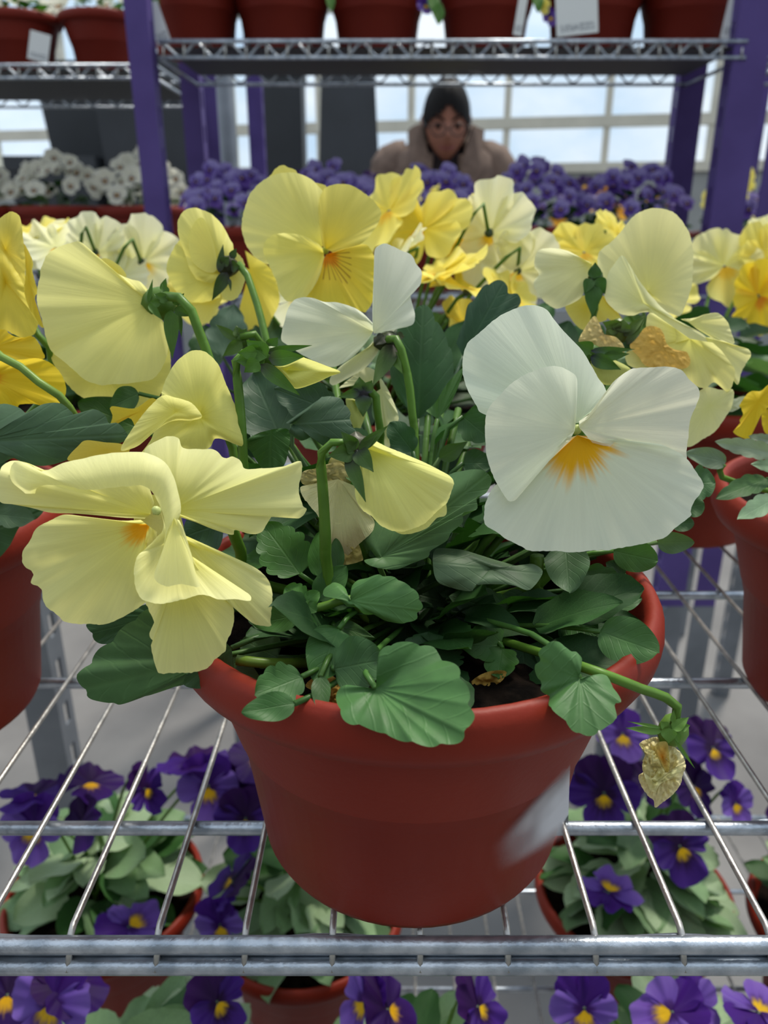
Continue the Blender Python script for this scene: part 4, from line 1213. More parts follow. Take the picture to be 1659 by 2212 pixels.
tl((632, 916), [(616, 914), (650, 890), (690, 862), (700, 855), (728, 858), (745, 867), (757, 890), (756, 907), (770, 930), (776, 960), (740, 963), (700, 964), (680, 945), (650, 952), (622, 935)], .236, (66, 92, 74), tip=(765, 905), bulge=2, scall=8, scd=.05)
tl((585, 940), [(530, 955), (560, 935), (610, 925), (627, 935), (625, 965), (610, 1010), (570, 1014), (545, 980)], .242, (52, 92, 40), closed=True)
tl((903, 905), [(890, 895), (855, 850), (842, 800), (848, 740), (865, 690), (890, 665), (915, 658), (932, 668), (945, 690), (960, 720), (975, 750), (980, 790), (986, 812), (980, 840), (955, 880), (915, 900)], .286, (58, 94, 60), scall=9, scd=.05, tip=(915, 665), bulge=2)
tl((1000, 770), [(985, 740), (1002, 693), (1010, 660), (1027, 641), (1046, 616), (1068, 605), (1085, 606), (1099, 618), (1102, 632), (1118, 635), (1127, 652), (1115, 671), (1090, 700), (1050, 740), (1020, 775)], .298, (50, 82, 62), scall=8, scd=.05, tip=(1085, 615), bulge=1)
tl((945, 905), [(920, 888), (940, 870), (965, 830), (1000, 795), (992, 830), (970, 880)], .262, (72, 110, 56), tip=(1000, 795))

# ---- the other leaves
for b, t, w_, d0, d1, c, lo, kd, ro in [
    ((1222, 1182), (1230, 1278), 96, .222, .214, (70, 98, 70), 0, 'ovate', 0),
    ((1325, 1190), (1422, 1212), 72, .238, .235, (78, 120, 56), 0, 'round', 10),
    ((1262, 1235), (1358, 1292), 76, .235, .23, (60, 92, 52), 3, 'ovate', 0),
    ((1262, 1318), (1386, 1290), 84, .232, .228, (64, 102, 58), 4, 'ovate', -20),
    ((1298, 1365), (1420, 1408), 104, .212, .2, (66, 104, 58), 0, 'round', 0),
    ((1300, 1350), (1400, 1370), 70, .234, .226, (60, 96, 54), 0, 'round', 0),
    ((1212, 1328), (1288, 1372), 92, .232, .222, (52, 92, 46), 4, 'round', 0),
    ((1082, 1392), (988, 1392), 90, .222, .214, (62, 106, 46), 3, 'heart', 10),
    ((1085, 1400), (1075, 1462), 80, .22, .212, (62, 106, 46), 3, 'round', 0),
    ((1098, 1322), (972, 1288), 78, .232, .228, (52, 84, 48), 3, 'ovate', 0),
    ((1130, 1400), (1140, 1500), 88, .226, .214, (46, 76, 50), 0, 'ovate', 0),
    ((930, 1462), (925, 1362), 150, .212, .222, (48, 78, 48), 7, 'heart', 0),
    ((722, 1445), (830, 1425), 122, .192, .188, (58, 96, 54), 0, 'round', 0),
    ((732, 1358), (682, 1472), 104, .2, .191, (58, 100, 48), 0, 'ovate', 0),
    ((652, 1462), (552, 1500), 96, .189, .182, (60, 98, 52), 4, 'round', 0),
    ((636, 1520), (522, 1538), 64, .1815, .177, (54, 92, 48), 0, 'ovate', 0),
    ((692, 1462), (696, 1540), 42, .188, .182, (60, 94, 48), 0, 'ovate', 0),
    ((648, 1240), (566, 1128), 116, .216, .22, (58, 102, 44), 5, 'ovate', 0),
    ((688, 1245), (690, 1148), 48, .212, .214, (60, 106, 42), 0, 'ovate', 0),
    ((728, 1230), (726, 1162), 34, .214, .216, (56, 92, 48), 0, 'ovate', 0),
    ((686, 1295), (748, 1222), 66, .211, .212, (56, 100, 42), 0, 'ovate', 0),
    ((660, 1300), (616, 1268), 56, .206, .207, (64, 110, 46), 4, 'round', 0),
    ((662, 1300), (690, 1278), 34, .206, .207, (68, 114, 46), 0, 'ovate', 0),
    ((662, 1305), (684, 1322), 30, .205, .204, (68, 114, 46), 0, 'ovate', 0),
    ((648, 1325), (688, 1382), 38, .204, .2, (70, 116, 50), 0, 'ovate', 0),
    ((722, 1352), (808, 1376), 40, .209, .205, (60, 98, 46), 0, 'lance', 0),
    ((648, 1328), (545, 1348), 60, .209, .21, (56, 98, 42), 0, 'ovate', 0),
    ((600, 1420), (520, 1380), 90, .216, .22, (54, 88, 44), 3, 'ovate', 0),
    ((600, 1330), (520, 1300), 80, .22, .224, (48, 84, 40), 3, 'ovate', 0),
    ((612, 960), (545, 800), 150, .258, .265, (54, 82, 60), 4, 'ovate', 0),
    ((722, 890), (592, 838), 96, .254, .252, (56, 84, 62), 4, 'ovate', 0),
    ((560, 990), (540, 880), 70, .262, .262, (54, 84, 62), 0, 'ovate', 0),
    ((892, 975), (842, 912), 62, .252, .252, (46, 82, 46), 3, 'round', 0),
    ((950, 990), (1010, 955), 40, .25, .248, (76, 102, 66), 0, 'lance', 30),
    ((1000, 900), (1062, 950), 80, .252, .25, (52, 88, 46), 3, 'ovate', 0),
    ((1000, 1000), (1065, 1000), 60, .252, .25, (48, 80, 44), 0, 'ovate', 0),
    ((640, 1060), (560, 1110), 90, .236, .236, (48, 80, 54), 3, 'ovate', 0),
    ((480, 1130), (395, 1160), 110, .232, .232, (46, 78, 56), 0, 'ovate', 0),
    ((590, 1190), (520, 1230), 50, .226, .222, (62, 110, 46), 0, 'ovate', 20),
    ((1420, 1172), (1500, 1172), 48, .246, .242, (86, 112, 78), 0, 'ovate', 20),
    ((1485, 1045), (1546, 1042), 78, .252, .25, (70, 104, 68), 3, 'round', 0),
    ((1478, 1098), (1522, 1088), 52, .25, .248, (60, 94, 52), 0, 'round', 0),
    ((1450, 1130), (1500, 1130), 40, .25, .248, (60, 94, 52), 0, 'round', 0),
    ((300, 850), (235, 880), 56, .254, .254, (56, 92, 34), 0, 'ovate', 10),
    ((1140, 1290), (1060, 1330), 60, .236, .232, (46, 76, 42), 0, 'ovate', 0),
    ((1210, 1400), (1220, 1450), 36, .222, .216, (56, 92, 48), 0, 'ovate', 0),
    ((1350, 1240), (1310, 1215), 40, .24, .238, (52, 84, 46), 0, 'ovate', 0),
    ((470, 1440), (560, 1470), 66, .214, .205, (52, 84, 44), 0, 'ovate', 0),
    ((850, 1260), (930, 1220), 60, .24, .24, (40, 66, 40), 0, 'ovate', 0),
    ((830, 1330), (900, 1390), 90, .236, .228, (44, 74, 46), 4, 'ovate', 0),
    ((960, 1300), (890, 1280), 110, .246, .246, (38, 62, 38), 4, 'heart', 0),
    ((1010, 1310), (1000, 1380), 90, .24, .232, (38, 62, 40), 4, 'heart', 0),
    ((300, 925), (168, 868), 84, .268, .262, (56, 92, 36), 0, 'ovate', 0),
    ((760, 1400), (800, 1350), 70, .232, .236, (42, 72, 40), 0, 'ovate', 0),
]:
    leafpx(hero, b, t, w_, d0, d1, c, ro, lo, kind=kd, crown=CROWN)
# inner filling leaves, lower and farther back
rr_ = random.Random(21)
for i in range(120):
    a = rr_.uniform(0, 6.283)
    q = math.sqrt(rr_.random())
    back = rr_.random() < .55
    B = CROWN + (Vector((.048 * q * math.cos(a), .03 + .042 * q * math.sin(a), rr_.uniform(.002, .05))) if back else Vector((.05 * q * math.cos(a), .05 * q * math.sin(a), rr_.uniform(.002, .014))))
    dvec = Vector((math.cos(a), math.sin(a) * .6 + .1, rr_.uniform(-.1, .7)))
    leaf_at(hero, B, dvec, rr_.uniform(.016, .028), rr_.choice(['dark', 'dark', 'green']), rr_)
for i in range(16):
    a = rr_.uniform(0, 6.283)
    T = CROWN + Vector((.045 * math.cos(a), .02 + .04 * math.sin(a), rr_.uniform(.03, .06)))
    K = CROWN + Vector((.012 * math.cos(a), .012 * math.sin(a), -.003))
    tube('stem', [K, (K + T) / 2 + Vector((0, 0, .01)), T], .0013, M_STEM, hero, 6, 8, lin((78, 116, 46)))
stempx(hero, [(1160, 1200, .236), (1158, 1300, .24), (1160, 1400, .244), CROWN], .0022, (86, 122, 46))
stempx(hero, [(512, 1426, .206), (570, 1432, .206), (640, 1432, .212), (740, 1420, .23), CROWN], .0015, (104, 134, 54))
stempx(hero, [(640, 1320, .205), (700, 1310, .207), (760, 1295, .206), (800, 1340, .225), CROWN], .0012, (96, 136, 54))
# yellowed dead leaves on the soil
for P, d in (([(1003, 1500), (1015, 1475), (1050, 1452), (1092, 1450), (1085, 1470), (1050, 1490)], .213), ([(660, 1480), (700, 1455), (735, 1475), (742, 1510), (715, 1532), (690, 1500)], .203), ([(700, 1490), (728, 1480), (738, 1520), (712, 1530)], .201)):
    c_ = np.array(P).mean(0)
    fan('dead_leaf', tuple(c_), P, d, hero, c=((196, 158, 70), (206, 170, 84)), closed=True, crum=2., jag=1.5, mat=M_DRY, na=50, label='yellowed dead leaf')

# ---- smeared pale label on the pot
def pot_hit(px, py, off=.0012):
    o = CAMP
    dr = (pt(px, py, 1.) - CAMP).normalized()
    s = .12
    while s < .4:
        p = o + dr * s
        z = p.z - ZS
        if 0 < z < .079:
            rad = np.interp(z, [0, .004, .044, .0775], [.0505, .0522, .0575, .066]) + off
            if math.hypot(p.x - HX, p.y - HY) <= rad:
                return p
        s += .0003
    return None
def label_mat():
    m, t, out = newmat('smeared label film')
    uv = N(t, 'ShaderNodeUVMap')
    sep = N(t, 'ShaderNodeSeparateXYZ')
    t.links.new(uv.outputs[0], sep.inputs[0])
    n = N(t, 'ShaderNodeTexNoise', Scale=2.5, Detail=1.0)
    t.links.new(uv.outputs[0], n.inputs['Vector'])
    u = mth(t, 'SUBTRACT', 1., mth(t, 'MULTIPLY', mth(t, 'ABSOLUTE', mth(t, 'SUBTRACT', sep.outputs[1], .5)), 2.))
    a = mth(t, 'MULTIPLY', smooth(t, sep.outputs[0], .0, .85, 0., 1.), smooth(t, u, .0, .6, 0., 1.))
    a = mth(t, 'MULTIPLY', a, smooth(t, n.outputs[0], .25, .6, .6, 1.))
    b = N(t, 'ShaderNodeBsdfPrincipled', Roughness=.6)
    b.inputs['Base Color'].default_value = (.66, .67, .72, 1)
    tr = N(t, 'ShaderNodeBsdfTransparent')
    ms = N(t, 'ShaderNodeMixShader')
    t.links.new(a, ms.inputs[0])
    t.links.new(tr.outputs[0], ms.inputs[1])
    t.links.new(b.outputs[0], ms.inputs[2])
    t.links.new(ms.outputs[0], out.inputs[0])
    return m
V, UV, Fc = [], [], []
q0 = [(1050, 1830), (1232, 1640), (1226, 1810), (1070, 1900)]     # left-top, right-top, right-bottom, left-bottom
nu_, nv_ = 14, 10
for j in range(nv_ + 1):
    for i in range(nu_ + 1):
        a, b = i / nu_, j / nv_
        P = np.array(q0[0]) * (1 - a) * (1 - b) + np.array(q0[1]) * a * (1 - b) + np.array(q0[2]) * a * b + np.array(q0[3]) * (1 - a) * b
        h = pot_hit(P[0], P[1])
        k = 0
        while h is None and k < 60:
            k += 1
            h = pot_hit(P[0] - k * 2, P[1])
        if k:
            h = h + Vector((k * .0003, -k * .00006, 0))
        V.append(h)
        UV.append((a, b))
for j in range(nv_):
    for i in range(nu_):
        Fc.append((j * (nu_ + 1) + i, (j + 1) * (nu_ + 1) + i, (j + 1) * (nu_ + 1) + i + 1, j * (nu_ + 1) + i + 1))
mobj('price_tag', V, Fc, label_mat(), hero, UV, label='smeared pale label film on the pot side')

# ================================================================== NEIGHBOURS ON THE SAME SHELF
CFW = Vector((0, CT, -ST))
CUP = Vector((0, ST, CT))
def cdir(a, b, c):
    return Vector((a, 0, 0)) + CUP * b - CFW * c
cI, cL = cv(0, 440, 4.81), cv(1400, 820, 5.266)

LNP = (-.2095, .292, ZS)
ln = potted('potted_pansy', LNP, 'yellow pansy in the red pot cut off at the left edge', 'potted plant')
LC = Vector(LNP) + Vector((0, 0, .084))
f = flower((-20, 600), .27, .004, root=ln)
fan('petal', cI([(60, 480)])[0], cI([(-80, 220), (0, 150), (100, 85), (150, 88), (200, 125), (220, 190), (245, 400), (262, 600), (250, 850), (180, 790), (60, 700), (-80, 500)]), .268, f, closed=True, c=((236, 208, 60), (242, 226, 110)), ruf=3, bulge=2, jag=1.5)
fan('petal', cI([(60, 820)])[0], cI([(-80, 500), (0, 470), (120, 620), (250, 850), (255, 930), (300, 1080), (390, 1222), (388, 1280), (350, 1360), (250, 1392), (150, 1362), (50, 1312), (-80, 1300)]), .266, f, closed=True, c=((238, 208, 50), (242, 226, 100)), ruf=2, bulge=2, jag=1.5)
fan('petal', cI([(300, 800)])[0], cI([(240, 420), (300, 500), (345, 620), (335, 690), (388, 900), (362, 1000), (430, 1215), (452, 1292), (385, 1235), (300, 1090), (250, 900), (265, 700)]), .272, f, closed=True, c=((238, 206, 50), (242, 222, 90)), ruf=1, jag=2)
stempx(ln, [(20, 620, .274), (70, 700, .275), (90, 740, .275), (112, 770, .276), (60, 900, .29), LC], .0014)
f = flower((-40, 800), .256, .004, root=ln)
fan('petal', cI([(-100, 1500)])[0], cI([(-60, 1310), (50, 1310), (130, 1370), (240, 1390), (330, 1375), (400, 1440), (440, 1530), (450, 1612), (200, 1640), (-60, 1640)]), .262, f, c=((242, 196, 20), (244, 214, 60)), jag=1.5, ruf=2)
fan('petal', cI([(-120, 1800)])[0], cI([(-60, 1640), (200, 1620), (350, 1605), (450, 1620), (560, 1680), (640, 1780), (685, 1900), (680, 1980), (640, 2060), (500, 2110), (350, 2080), (200, 2090), (180, 2145), (100, 2110), (0, 2120), (-60, 2130)]), .256, f, c=((250, 206, 26), (252, 220, 52)), jag=1.5, ruf=2, bulge=2, blotch=((240, 150, 16), .2))
stempx(ln, [(-30, 740, .246), (0, 769, .245), (21, 777, .2445), (52, 798, .244), (83, 825, .244), (114, 850, .245), (145, 870, .247), (120, 960, .262), LC], .0013, (120, 150, 70))
tl((-50, 955), [(-60, 900), (0, 873, 2), (40, 880, 2), (60, 893), (90, 874), (130, 871), (155, 890), (165, 900), (200, 884), (225, 895), (236, 915), (255, 914), (276, 940), (265, 955), (230, 962), (180, 976), (150, 992), (100, 1006), (60, 1002), (30, 990), (0, 1002), (-40, 1010)], .232, (70, 98, 74), root=ln, crown=LC, tip=(270, 940), bulge=2, na=120)
tl((-20, 1150), [(-30, 1100), (0, 1080), (50, 1085), (95, 1095), (80, 1120), (45, 1135), (20, 1180), (-10, 1210), (-40, 1200)], .27, (52, 84, 46), root=ln, crown=LC, closed=True)
leafpx(ln, (-10, 1110), (75, 1120), 60, .262, .262, (78, 104, 78), 0, 3, crown=LC)
rl = random.Random(5)
dome_leaves(ln, LC, .062, .055, 34, (.026, .04), ['green', 'dark', 'silver2'], rl)
stalks(ln, LC, .06, .06, 6, rl)

RNP = (.2215, .303, ZS)
rn = potted('potted_pansy', RNP, 'yellow pansy in the red pot cut off at the right edge', 'potted plant')
RC = Vector(RNP) + Vector((0, 0, .084))
f = flower((1690, 850), .30, .004, root=rn)
fan('petal', cL([(1250, 250)])[0], cL([(1450, 20), (1364, 60), (1280, 130), (1180, 130), (1110, 185), (1040, 290), (1060, 330), (1080, 400), (1042, 460), (1052, 520), (970, 600), (1130, 680), (1180, 620), (1230, 520), (1290, 400), (1364, 320), (1450, 300)]), .298, f, closed=True, c=((240, 200, 24), (244, 214, 50)), jag=1, ruf=2)
fan('petal', cL([(1440, 450)])[0], cL([(1364, 330), (1295, 400), (1310, 560), (1364, 625), (1500, 640), (1500, 330)]), .300, f, closed=True, c=((240, 200, 24), (244, 214, 50)), jag=1, ruf=1)
stempx(rn, [(1690, 850, .302), (1700, 950, .31), RC], .0013)
for b, t, w_, d0, d1, c, lo, m_ in [((1450, 850), (775, 700), 230, .285, .285, (138, 152, 134), 5, M_LEAFG), ((1450, 700), (1150, 640), 120, .295, .295, (140, 154, 138), 4, M_LEAFG), ((1350, 1130), (800, 1330), 260, .286, .27, (54, 88, 42), 4, M_LEAF), ((1450, 1350), (1050, 1560), 260, .28, .262, (100, 130, 100), 4, M_LEAFG), ((880, 940), (440, 830), 240, .278, .275, (112, 132, 110), 0, M_LEAFG), ((1500, 1000), (1190, 960), 160, .285, .28, (124, 150, 120), 3, M_LEAFG), ((890, 350), (1125, 190), 130, .32, .318, (190, 196, 180), 3, M_LEAFG), ((890, 330), (1020, 330), 70, .318, .316, (190, 196, 180), 3, M_LEAFG)]:
    leafpx(rn, cL([b])[0], cL([t])[0], w_ / 5.266, d0, d1, c, 0, lo, crown=RC if b[0] > 900 else None, mat=m_)
stempx(rn, [cL([(860, 960)])[0] + (.278,), cL([(1000, 1170)])[0] + (.285,), RC], .0011, (100, 140, 50))
dome_leaves(rn, RC + Vector((.015, .005, 0)), .055, .05, 26, (.022, .034), ['green', 'dark', 'silver2'], rl)
stalks(rn, RC, .05, .05, 5, rl)

def back_pansy(loc, label, fl, seed, n=40, pals=('green', 'dark', 'silver2'), size=(.026, .042), R=.072, h=.06):
    root = potted('potted_pansy', loc, label, 'potted plant', None)
    C_ = Vector(loc) + Vector((0, 0, .084))
    rb = random.Random(seed)
    dome_leaves(root, C_, R, h, n, size, list(pals), rb)
    for i, (px, py, d, r, sch, fc, roll) in enumerate(fl):
        gen_flower(root, pt(px, py, d), cdir(*fc), r, sch, i % 4, roll, C_ + Vector((rb.uniform(-.01, .01), rb.uniform(-.01, .01), 0)))
    return root, C_

bc, BC = back_pansy((.002, .492, ZS), 'yellow pansy in a red pot right behind the front plant', [
    (838, 455, .45, .032, 'yellow', (-.55, .35, .6), 20), (915, 495, .44, .029, 'yellow', (-.45, .3, .7), -25), (995, 548, .47, .025, 'deep', (.7, .1, .65), 10),
    (1062, 505, .45, .031, 'cream', (.55, .1, -.7), 30), (945, 590, .41, .029, 'yellow', (-.35, .75, .4), -40), (1010, 622, .405, .025, 'yellow', (.2, .85, .4), 0),
    (860, 545, .43, .022, 'cream', (-.7, .5, .3), 0), (1075, 462, .47, .02, 'yellow', (.5, .7, .3), 0), (1120, 585, .45, .026, 'cream', (.3, .3, -.8), 15),
    (1195, 528, .5, .027, 'yellow', (.0, .96, .2), 0), (1110, 640, .43, .022, 'yellow', (.5, .5, .5), 0), (645, 640, .40, .022, 'cream', (-.2, .4, .8), 0), (1005, 700, .43, .018, 'yellow', (.6, .2, .6), 0)], 11)
for b, t, w_, d0, c, lo in [((480, 770), (505, 655), 90, .36, (70, 96, 84), 4), ((560, 780), (590, 690), 90, .37, G_DARK, 3), ((450, 800), (440, 700), 80, .38, G_DARK, 4), ((620, 800), (640, 700), 90, .375, G_BLUE, 4), ((690, 820), (610, 760), 80, .37, G_DARK, 3), ((1180, 830), (1230, 690), 100, .37, G_DARK, 4), ((1230, 780), (1300, 700), 90, .38, G_MID, 4), ((950, 800), (1010, 690), 80, .38, G_MID, 3), ((420, 900), (470, 800), 90, .36, G_DARK, 4), ((1150, 720), (1190, 650), 60, .40, G_MID, 3)]:
    leafpx(bc, b, t, w_, d0, d0 + .005, c, 0, lo, crown=BC)
f = flower((575, 600), .379, .003, root=bc)
fan('petal', cG([(1420, 420)])[0], cG([(1390, 300), (1450, 340), (1540, 400), (1590, 490), (1612, 620), (1560, 740), (1520, 800), (1400, 822), (1340, 800), (1360, 650), (1400, 520), (1370, 400)]), .372, f, c=((248, 220, 60), (250, 232, 100)), jag=1, ruf=3)
stempx(bc, [(560, 590, .375), (600, 700, .39), BC], .0013)
br_, BRC = back_pansy((.208, .517, ZS), 'pale yellow pansy in a red pot behind at right', [
    (1262, 545, .47, .023, 'yellow', (.0, .25, .9), 10), (1335, 505, .5, .02, 'yellow', (.55, .3, .6), 0), (1565, 575, .545, .029, 'pale', (-.03, .12, 1), 8),
    (1660, 560, .55, .028, 'yellow', (.3, .1, .9), 0), (1640, 640, .52, .026, 'deep', (.3, -.2, .9), 20), (1680, 520, .57, .026, 'pale', (.2, .4, .8), 0), (1440, 640, .5, .024, 'yellow', (.2, .4, .8), 0)], 12, n=52, R=.085)
bl_, BLC = back_pansy((-.212, .525, ZS), 'cream pansy in a red pot behind at left', [
    (85, 500, .5, .023, 'yellow', (-.1, .75, .6), 0), (120, 535, .48, .024, 'cream', (.1, .5, .8), 15), (160, 520, .5, .022, 'cream', (.4, .5, .7), 0), (210, 545, .475, .024, 'cream', (.1, .2, -.95), 10),
    (310, 565, .475, .027, 'cream', (.2, .3, -.85), -20), (255, 600, .47, .022, 'cream', (-.2, .3, .9), 0), (370, 560, .5, .02, 'yellow', (.2, .6, .6), 0), (425, 640, .46, .02, 'yellow', (.2, .3, .9), 0), (40, 560, .5, .024, 'cream', (-.3, .3, .9), 0)], 13)

# ================================================================== LOWER SHELF: PURPLE PANSIES
def low_pansy(loc, label, fl, seed, n=40, R=.085, h=.07, size=(.034, .05)):
    n = int(n * 1.5)
    R *= .68
    h *= 1.15
    root = potted('potted_pansy', loc, label, 'potted plant', 'purple pansies on the lower shelf', pm=POT_A)
    C_ = Vector(loc) + Vector((0, 0, .084))
    rb = random.Random(seed)
    dome_leaves(root, C_, R, h, n, size, ['silver', 'silver', 'silver2', 'silver2', 'green'], rb, zmin=.0)
    for i, (px, py, d, r, sch, fc, roll) in enumerate(fl):
        gen_flower(root, pt(px, py, d), cdir(*fc), r, sch, i % 3, roll, C_ + Vector((rb.uniform(-.01, .01), rb.uniform(-.01, .01), 0)))
    return root
low_pansy((-.2245, .472, ZL), 'purple pansy under the shelf at left, below the ruffled yellow flower', [
    (70, 1715, .545, .026, 'purp', (-.1, .95, .1), 0), (70, 1785, .53, .024, 'violet', (-.1, .1, .95), 0), (195, 1690, .555, .024, 'dark', (.2, .9, .2), 20),
    (175, 1775, .53, .02, 'dark', (-.5, .3, .7), 40), (315, 1705, .55, .02, 'purp', (.85, .3, .3), 0), (420, 1645, .56, .028, 'purp', (-.1, .95, .15), 10), (450, 1700, .55, .024, 'violet', (.2, .1, .9), 0), (280, 2000, .545, .024, 'violet', (.3, .85, .2), 30)], 31)
low_pansy((-.0625, .456, ZL), 'purple pansy under the shelf, left of the red pot in front', [
    (522, 1705, .56, .022, 'purp', (.0, .5, .85), 0), (530, 1770, .54, .023, 'purp', (.0, .05, 1), 0), (500, 1905, .55, .024, 'purp', (-.7, .65, .2), -20), (475, 2000, .54, .021, 'violet', (-.2, -.1, .95), 20), (560, 1640, .57, .024, 'dark', (.2, .7, .4), 0)], 32, n=34)
low_pansy((.2005, .472, ZL), 'purple pansy under the shelf at right, below the dry flower', [
    (1345, 1585, .59, .022, 'violet', (.0, .5, .8), 0), (1305, 1715, .555, .028, 'purp', (-.1, .2, .95), 0), (1540, 1615, .58, .025, 'purp', (.3, .5, .8), -15), (1470, 1830, .535, .025, 'purp', (.2, .2, .95), 10),
    (1315, 1925, .525, .024, 'violet', (.2, .97, .1), 10), (1590, 1735, .57, .017, 'violet', (.3, .2, .9), 0), (1400, 1690, .575, .02, 'dark', (.2, .6, .6), 0), (1500, 1700, .57, .021, 'dark', (.4, .3, .8), 0)], 33, n=48)
low_pansy((-.1475, .292, ZL), 'purple pansy at the bottom left, below the shelf front rail', [
    (110, 2165, .40, .026, 'violet', (-.2, .4, .85), 10), (150, 2125, .41, .02, 'dark', (.5, .8, .3), 0), (15, 2150, .42, .022, 'dark', (0, .6, .7), 0), (470, 2165, .42, .02, 'purp', (.6, .3, .6), 0)], 34, n=44, R=.09, h=.075)
low_pansy((.0155, .288, ZL), 'purple pansy at the bottom, in the middle below the front rail', [
    (785, 2165, .42, .019, 'violet', (-.7, .3, .6), 0), (1035, 2175, .41, .02, 'purp', (.7, .5, .4), 0), (840, 2180, .41, .02, 'dark', (.7, .6, .3), 0)], 35, n=38, R=.078, h=.066)
low_pansy((.1775, .292, ZL), 'purple pansy at the bottom right, below the shelf front rail', [
    (1262, 2180, .41, .02, 'violet', (.0, .2, .95), 0), (1450, 2185, .41, .02, 'violet', (-.4, .8, .3), 0), (1505, 2165, .42, .016, 'violet', (.3, .4, .7), 0), (1640, 2185, .41, .022, 'violet', (.2, .95, .1), 0)], 36, n=42, R=.085, h=.07)
low_pansy((.3625, .44, ZL), 'purple pansy half outside the right edge of the lower shelf', [(1720, 1800, .57, .024, 'purp', (.0, .4, .85), 0), (1800, 1860, .56, .024, 'violet', (.0, .4, .85), 0)], 37, n=34)

# ================================================================== VIOLAS AND OTHER PANSIES BEHIND
def small_plant(loc, label, sch, seed, nf, rf, cat='potted plant', group=None, scale=1., nl=46, R=.085, h=.06, lsz=(.018, .03), pals=('dark', 'green', 'dark'), top=.085, pm=None, face=(0, -.9, .55)):
    root = potted('potted_viola' if sch[0] == 'lav' else 'potted_pansy', loc, label, cat, group, scale, pm or POT_D)
    C_ = Vector(loc) + Vector((0, 0, .084 * scale))
    rb = random.Random(seed)
    dome_leaves(root, C_, R, h, nl, lsz, list(pals), rb)
    for i in range(nf):
        a = 2 * math.pi * ((i * .618034 + seed * .13) % 1)
        q = math.sqrt((i + .5) / nf)
        P = C_ + Vector((R * 1.02 * q * math.cos(a), R * .9 * q * math.sin(a), top * (1 - .62 * q * q) * rb.uniform(.82, 1.12)))
        fc = Vector((rb.uniform(-.5, .5) + .4 * math.cos(a) * q, face[1] + rb.uniform(-.2, .3), face[2] + rb.uniform(-.35, .35)))
        M = face_matrix(P, fc, rf * rb.uniform(.85, 1.15), rb.uniform(-25, 25))
        inst('flower', whole_flower_mesh(rb.choice(sch), rb.randrange(3)), M, root)
    stalks(root, C_, R, top * .8, 5, rb)
    return root
order = ['first', 'second', 'third', 'fourth', 'fifth']
for i, x in enumerate((-.2375, -.08, .0775, .235, .3925)):
    r_ = small_plant((x, 1.31, zV), 'lavender viola in a dark red pot, %s from the left on the purple-posted rack' % order[i], ['lav'], 50 + i, 34, .0155, group='lavender violas on the middle shelf', R=.086, top=.095, h=.06)
for i, x in enumerate((.662, .82)):
    small_plant((x, 1.31, zV), 'lavender viola at the right edge, %s the purple corner post' % ('just beyond' if i == 0 else 'one pot beyond'), ['lav'], 57 + i, 32, .0155, group='lavender violas on the middle shelf', R=.086, top=.095, h=.06)
pc = [(['orange', 'dark', 'lav'], 'orange and dark purple pansy behind the violas, left of the person'), (['dark', 'orange', 'dark'], 'dark purple pansy with orange faces behind the violas, nearest left of the person'),
      (['yellow'], 'yellow pansy in front of the person, behind the violas'), (['lav', 'dark'], 'mixed lavender pansy behind the violas, right beside the person'), (['orange', 'dark', 'dark'], 'maroon and orange pansy behind the violas, right of the person'),
      (['dark'], 'deep purple pansy behind the violas, before the right posts'), (['yellow'], 'bright yellow pansy between the purple posts at right')]
for i, (sch, lab) in enumerate(pc):
    small_plant((-.205 + i * .172, 1.97, zC), lab, sch, 70 + i, 9, .026, group='pansies on the rear rack', top=.125 if i not in (3,) else .105, R=.08, nl=26, h=.08, scale=1.05)
wl = ['white pansy in a red pot at the far left edge of the left rack', 'white pansy with a dark-faced bloom hanging over its pot', 'white pansy in the pot left of the purple post', 'white pansy behind the purple post']
for i, (x, y) in enumerate(((-.79, 1.60), (-.628, 1.60), (-.47, 1.61), (-.472, 1.772))):
    small_plant((x, y, zW), wl[i], ['white'], 90 + i, 20, .02, group='white pansies on the left rack', R=.082, top=.10, scale=1.15 if i < 3 else .9, nl=36, h=.065, pals=('green', 'dark', 'silver2'))

# pots on the upper shelves
for i, px in enumerate((-110, 48, 226)):
    x = pty(px, 100, 1.62).x
    r_ = small_plant((x, 1.62, zB), ['red pot of white pansies on the upper left shelf, outermost', 'red pot of white pansies on the upper left shelf, in the corner of the photo', 'red pot of white pansies on the upper left shelf, beside the purple post'][i], ['white'], 110 + i, 10, .02, group='pots on the upper left shelf', nl=30, scale=.98, R=.075, pals=('bright', 'green', 'silver2'), top=.07, h=.05)
    if i == 2:
        tag_on(r_, (x - .085, 1.53, zB + .030), (1, .1, -.25), (.25, .1, 1), .034, .045)
ul = ['first', 'second', 'third', 'fourth', 'fifth', 'sixth']
cols = [['yellow'], ['violet'], ['purp'], ['violet'], ['yellow', 'purp'], ['violet']]
up_pots = []
for i, px in enumerate((420, 612, 815, 1048, 1278, 1482)):
    p = pty(px, 60, 1.325)
    r_ = small_plant((p.x, 1.325, zA), 'dark red pot on the top shelf, %s from the left above the violas' % ul[i], cols[i], 130 + i, 6, .022, group='pots on the top shelf', nl=22, scale=1.08, R=.055, lsz=(.016, .024), pals=('bright', 'green'), h=.05, top=.06)
    up_pots.append((r_, p.x))
for i, x in enumerate((.665, .83)):
    small_plant((x, 1.31, zA), 'dark red pot on the top shelf at the right edge, %s' % ('nearer' if i == 0 else 'outermost'), ['purp'], 140 + i, 5, .022, group='pots on the top shelf', nl=20, scale=1.12, pals=('bright', 'green'), h=.05, top=.06)
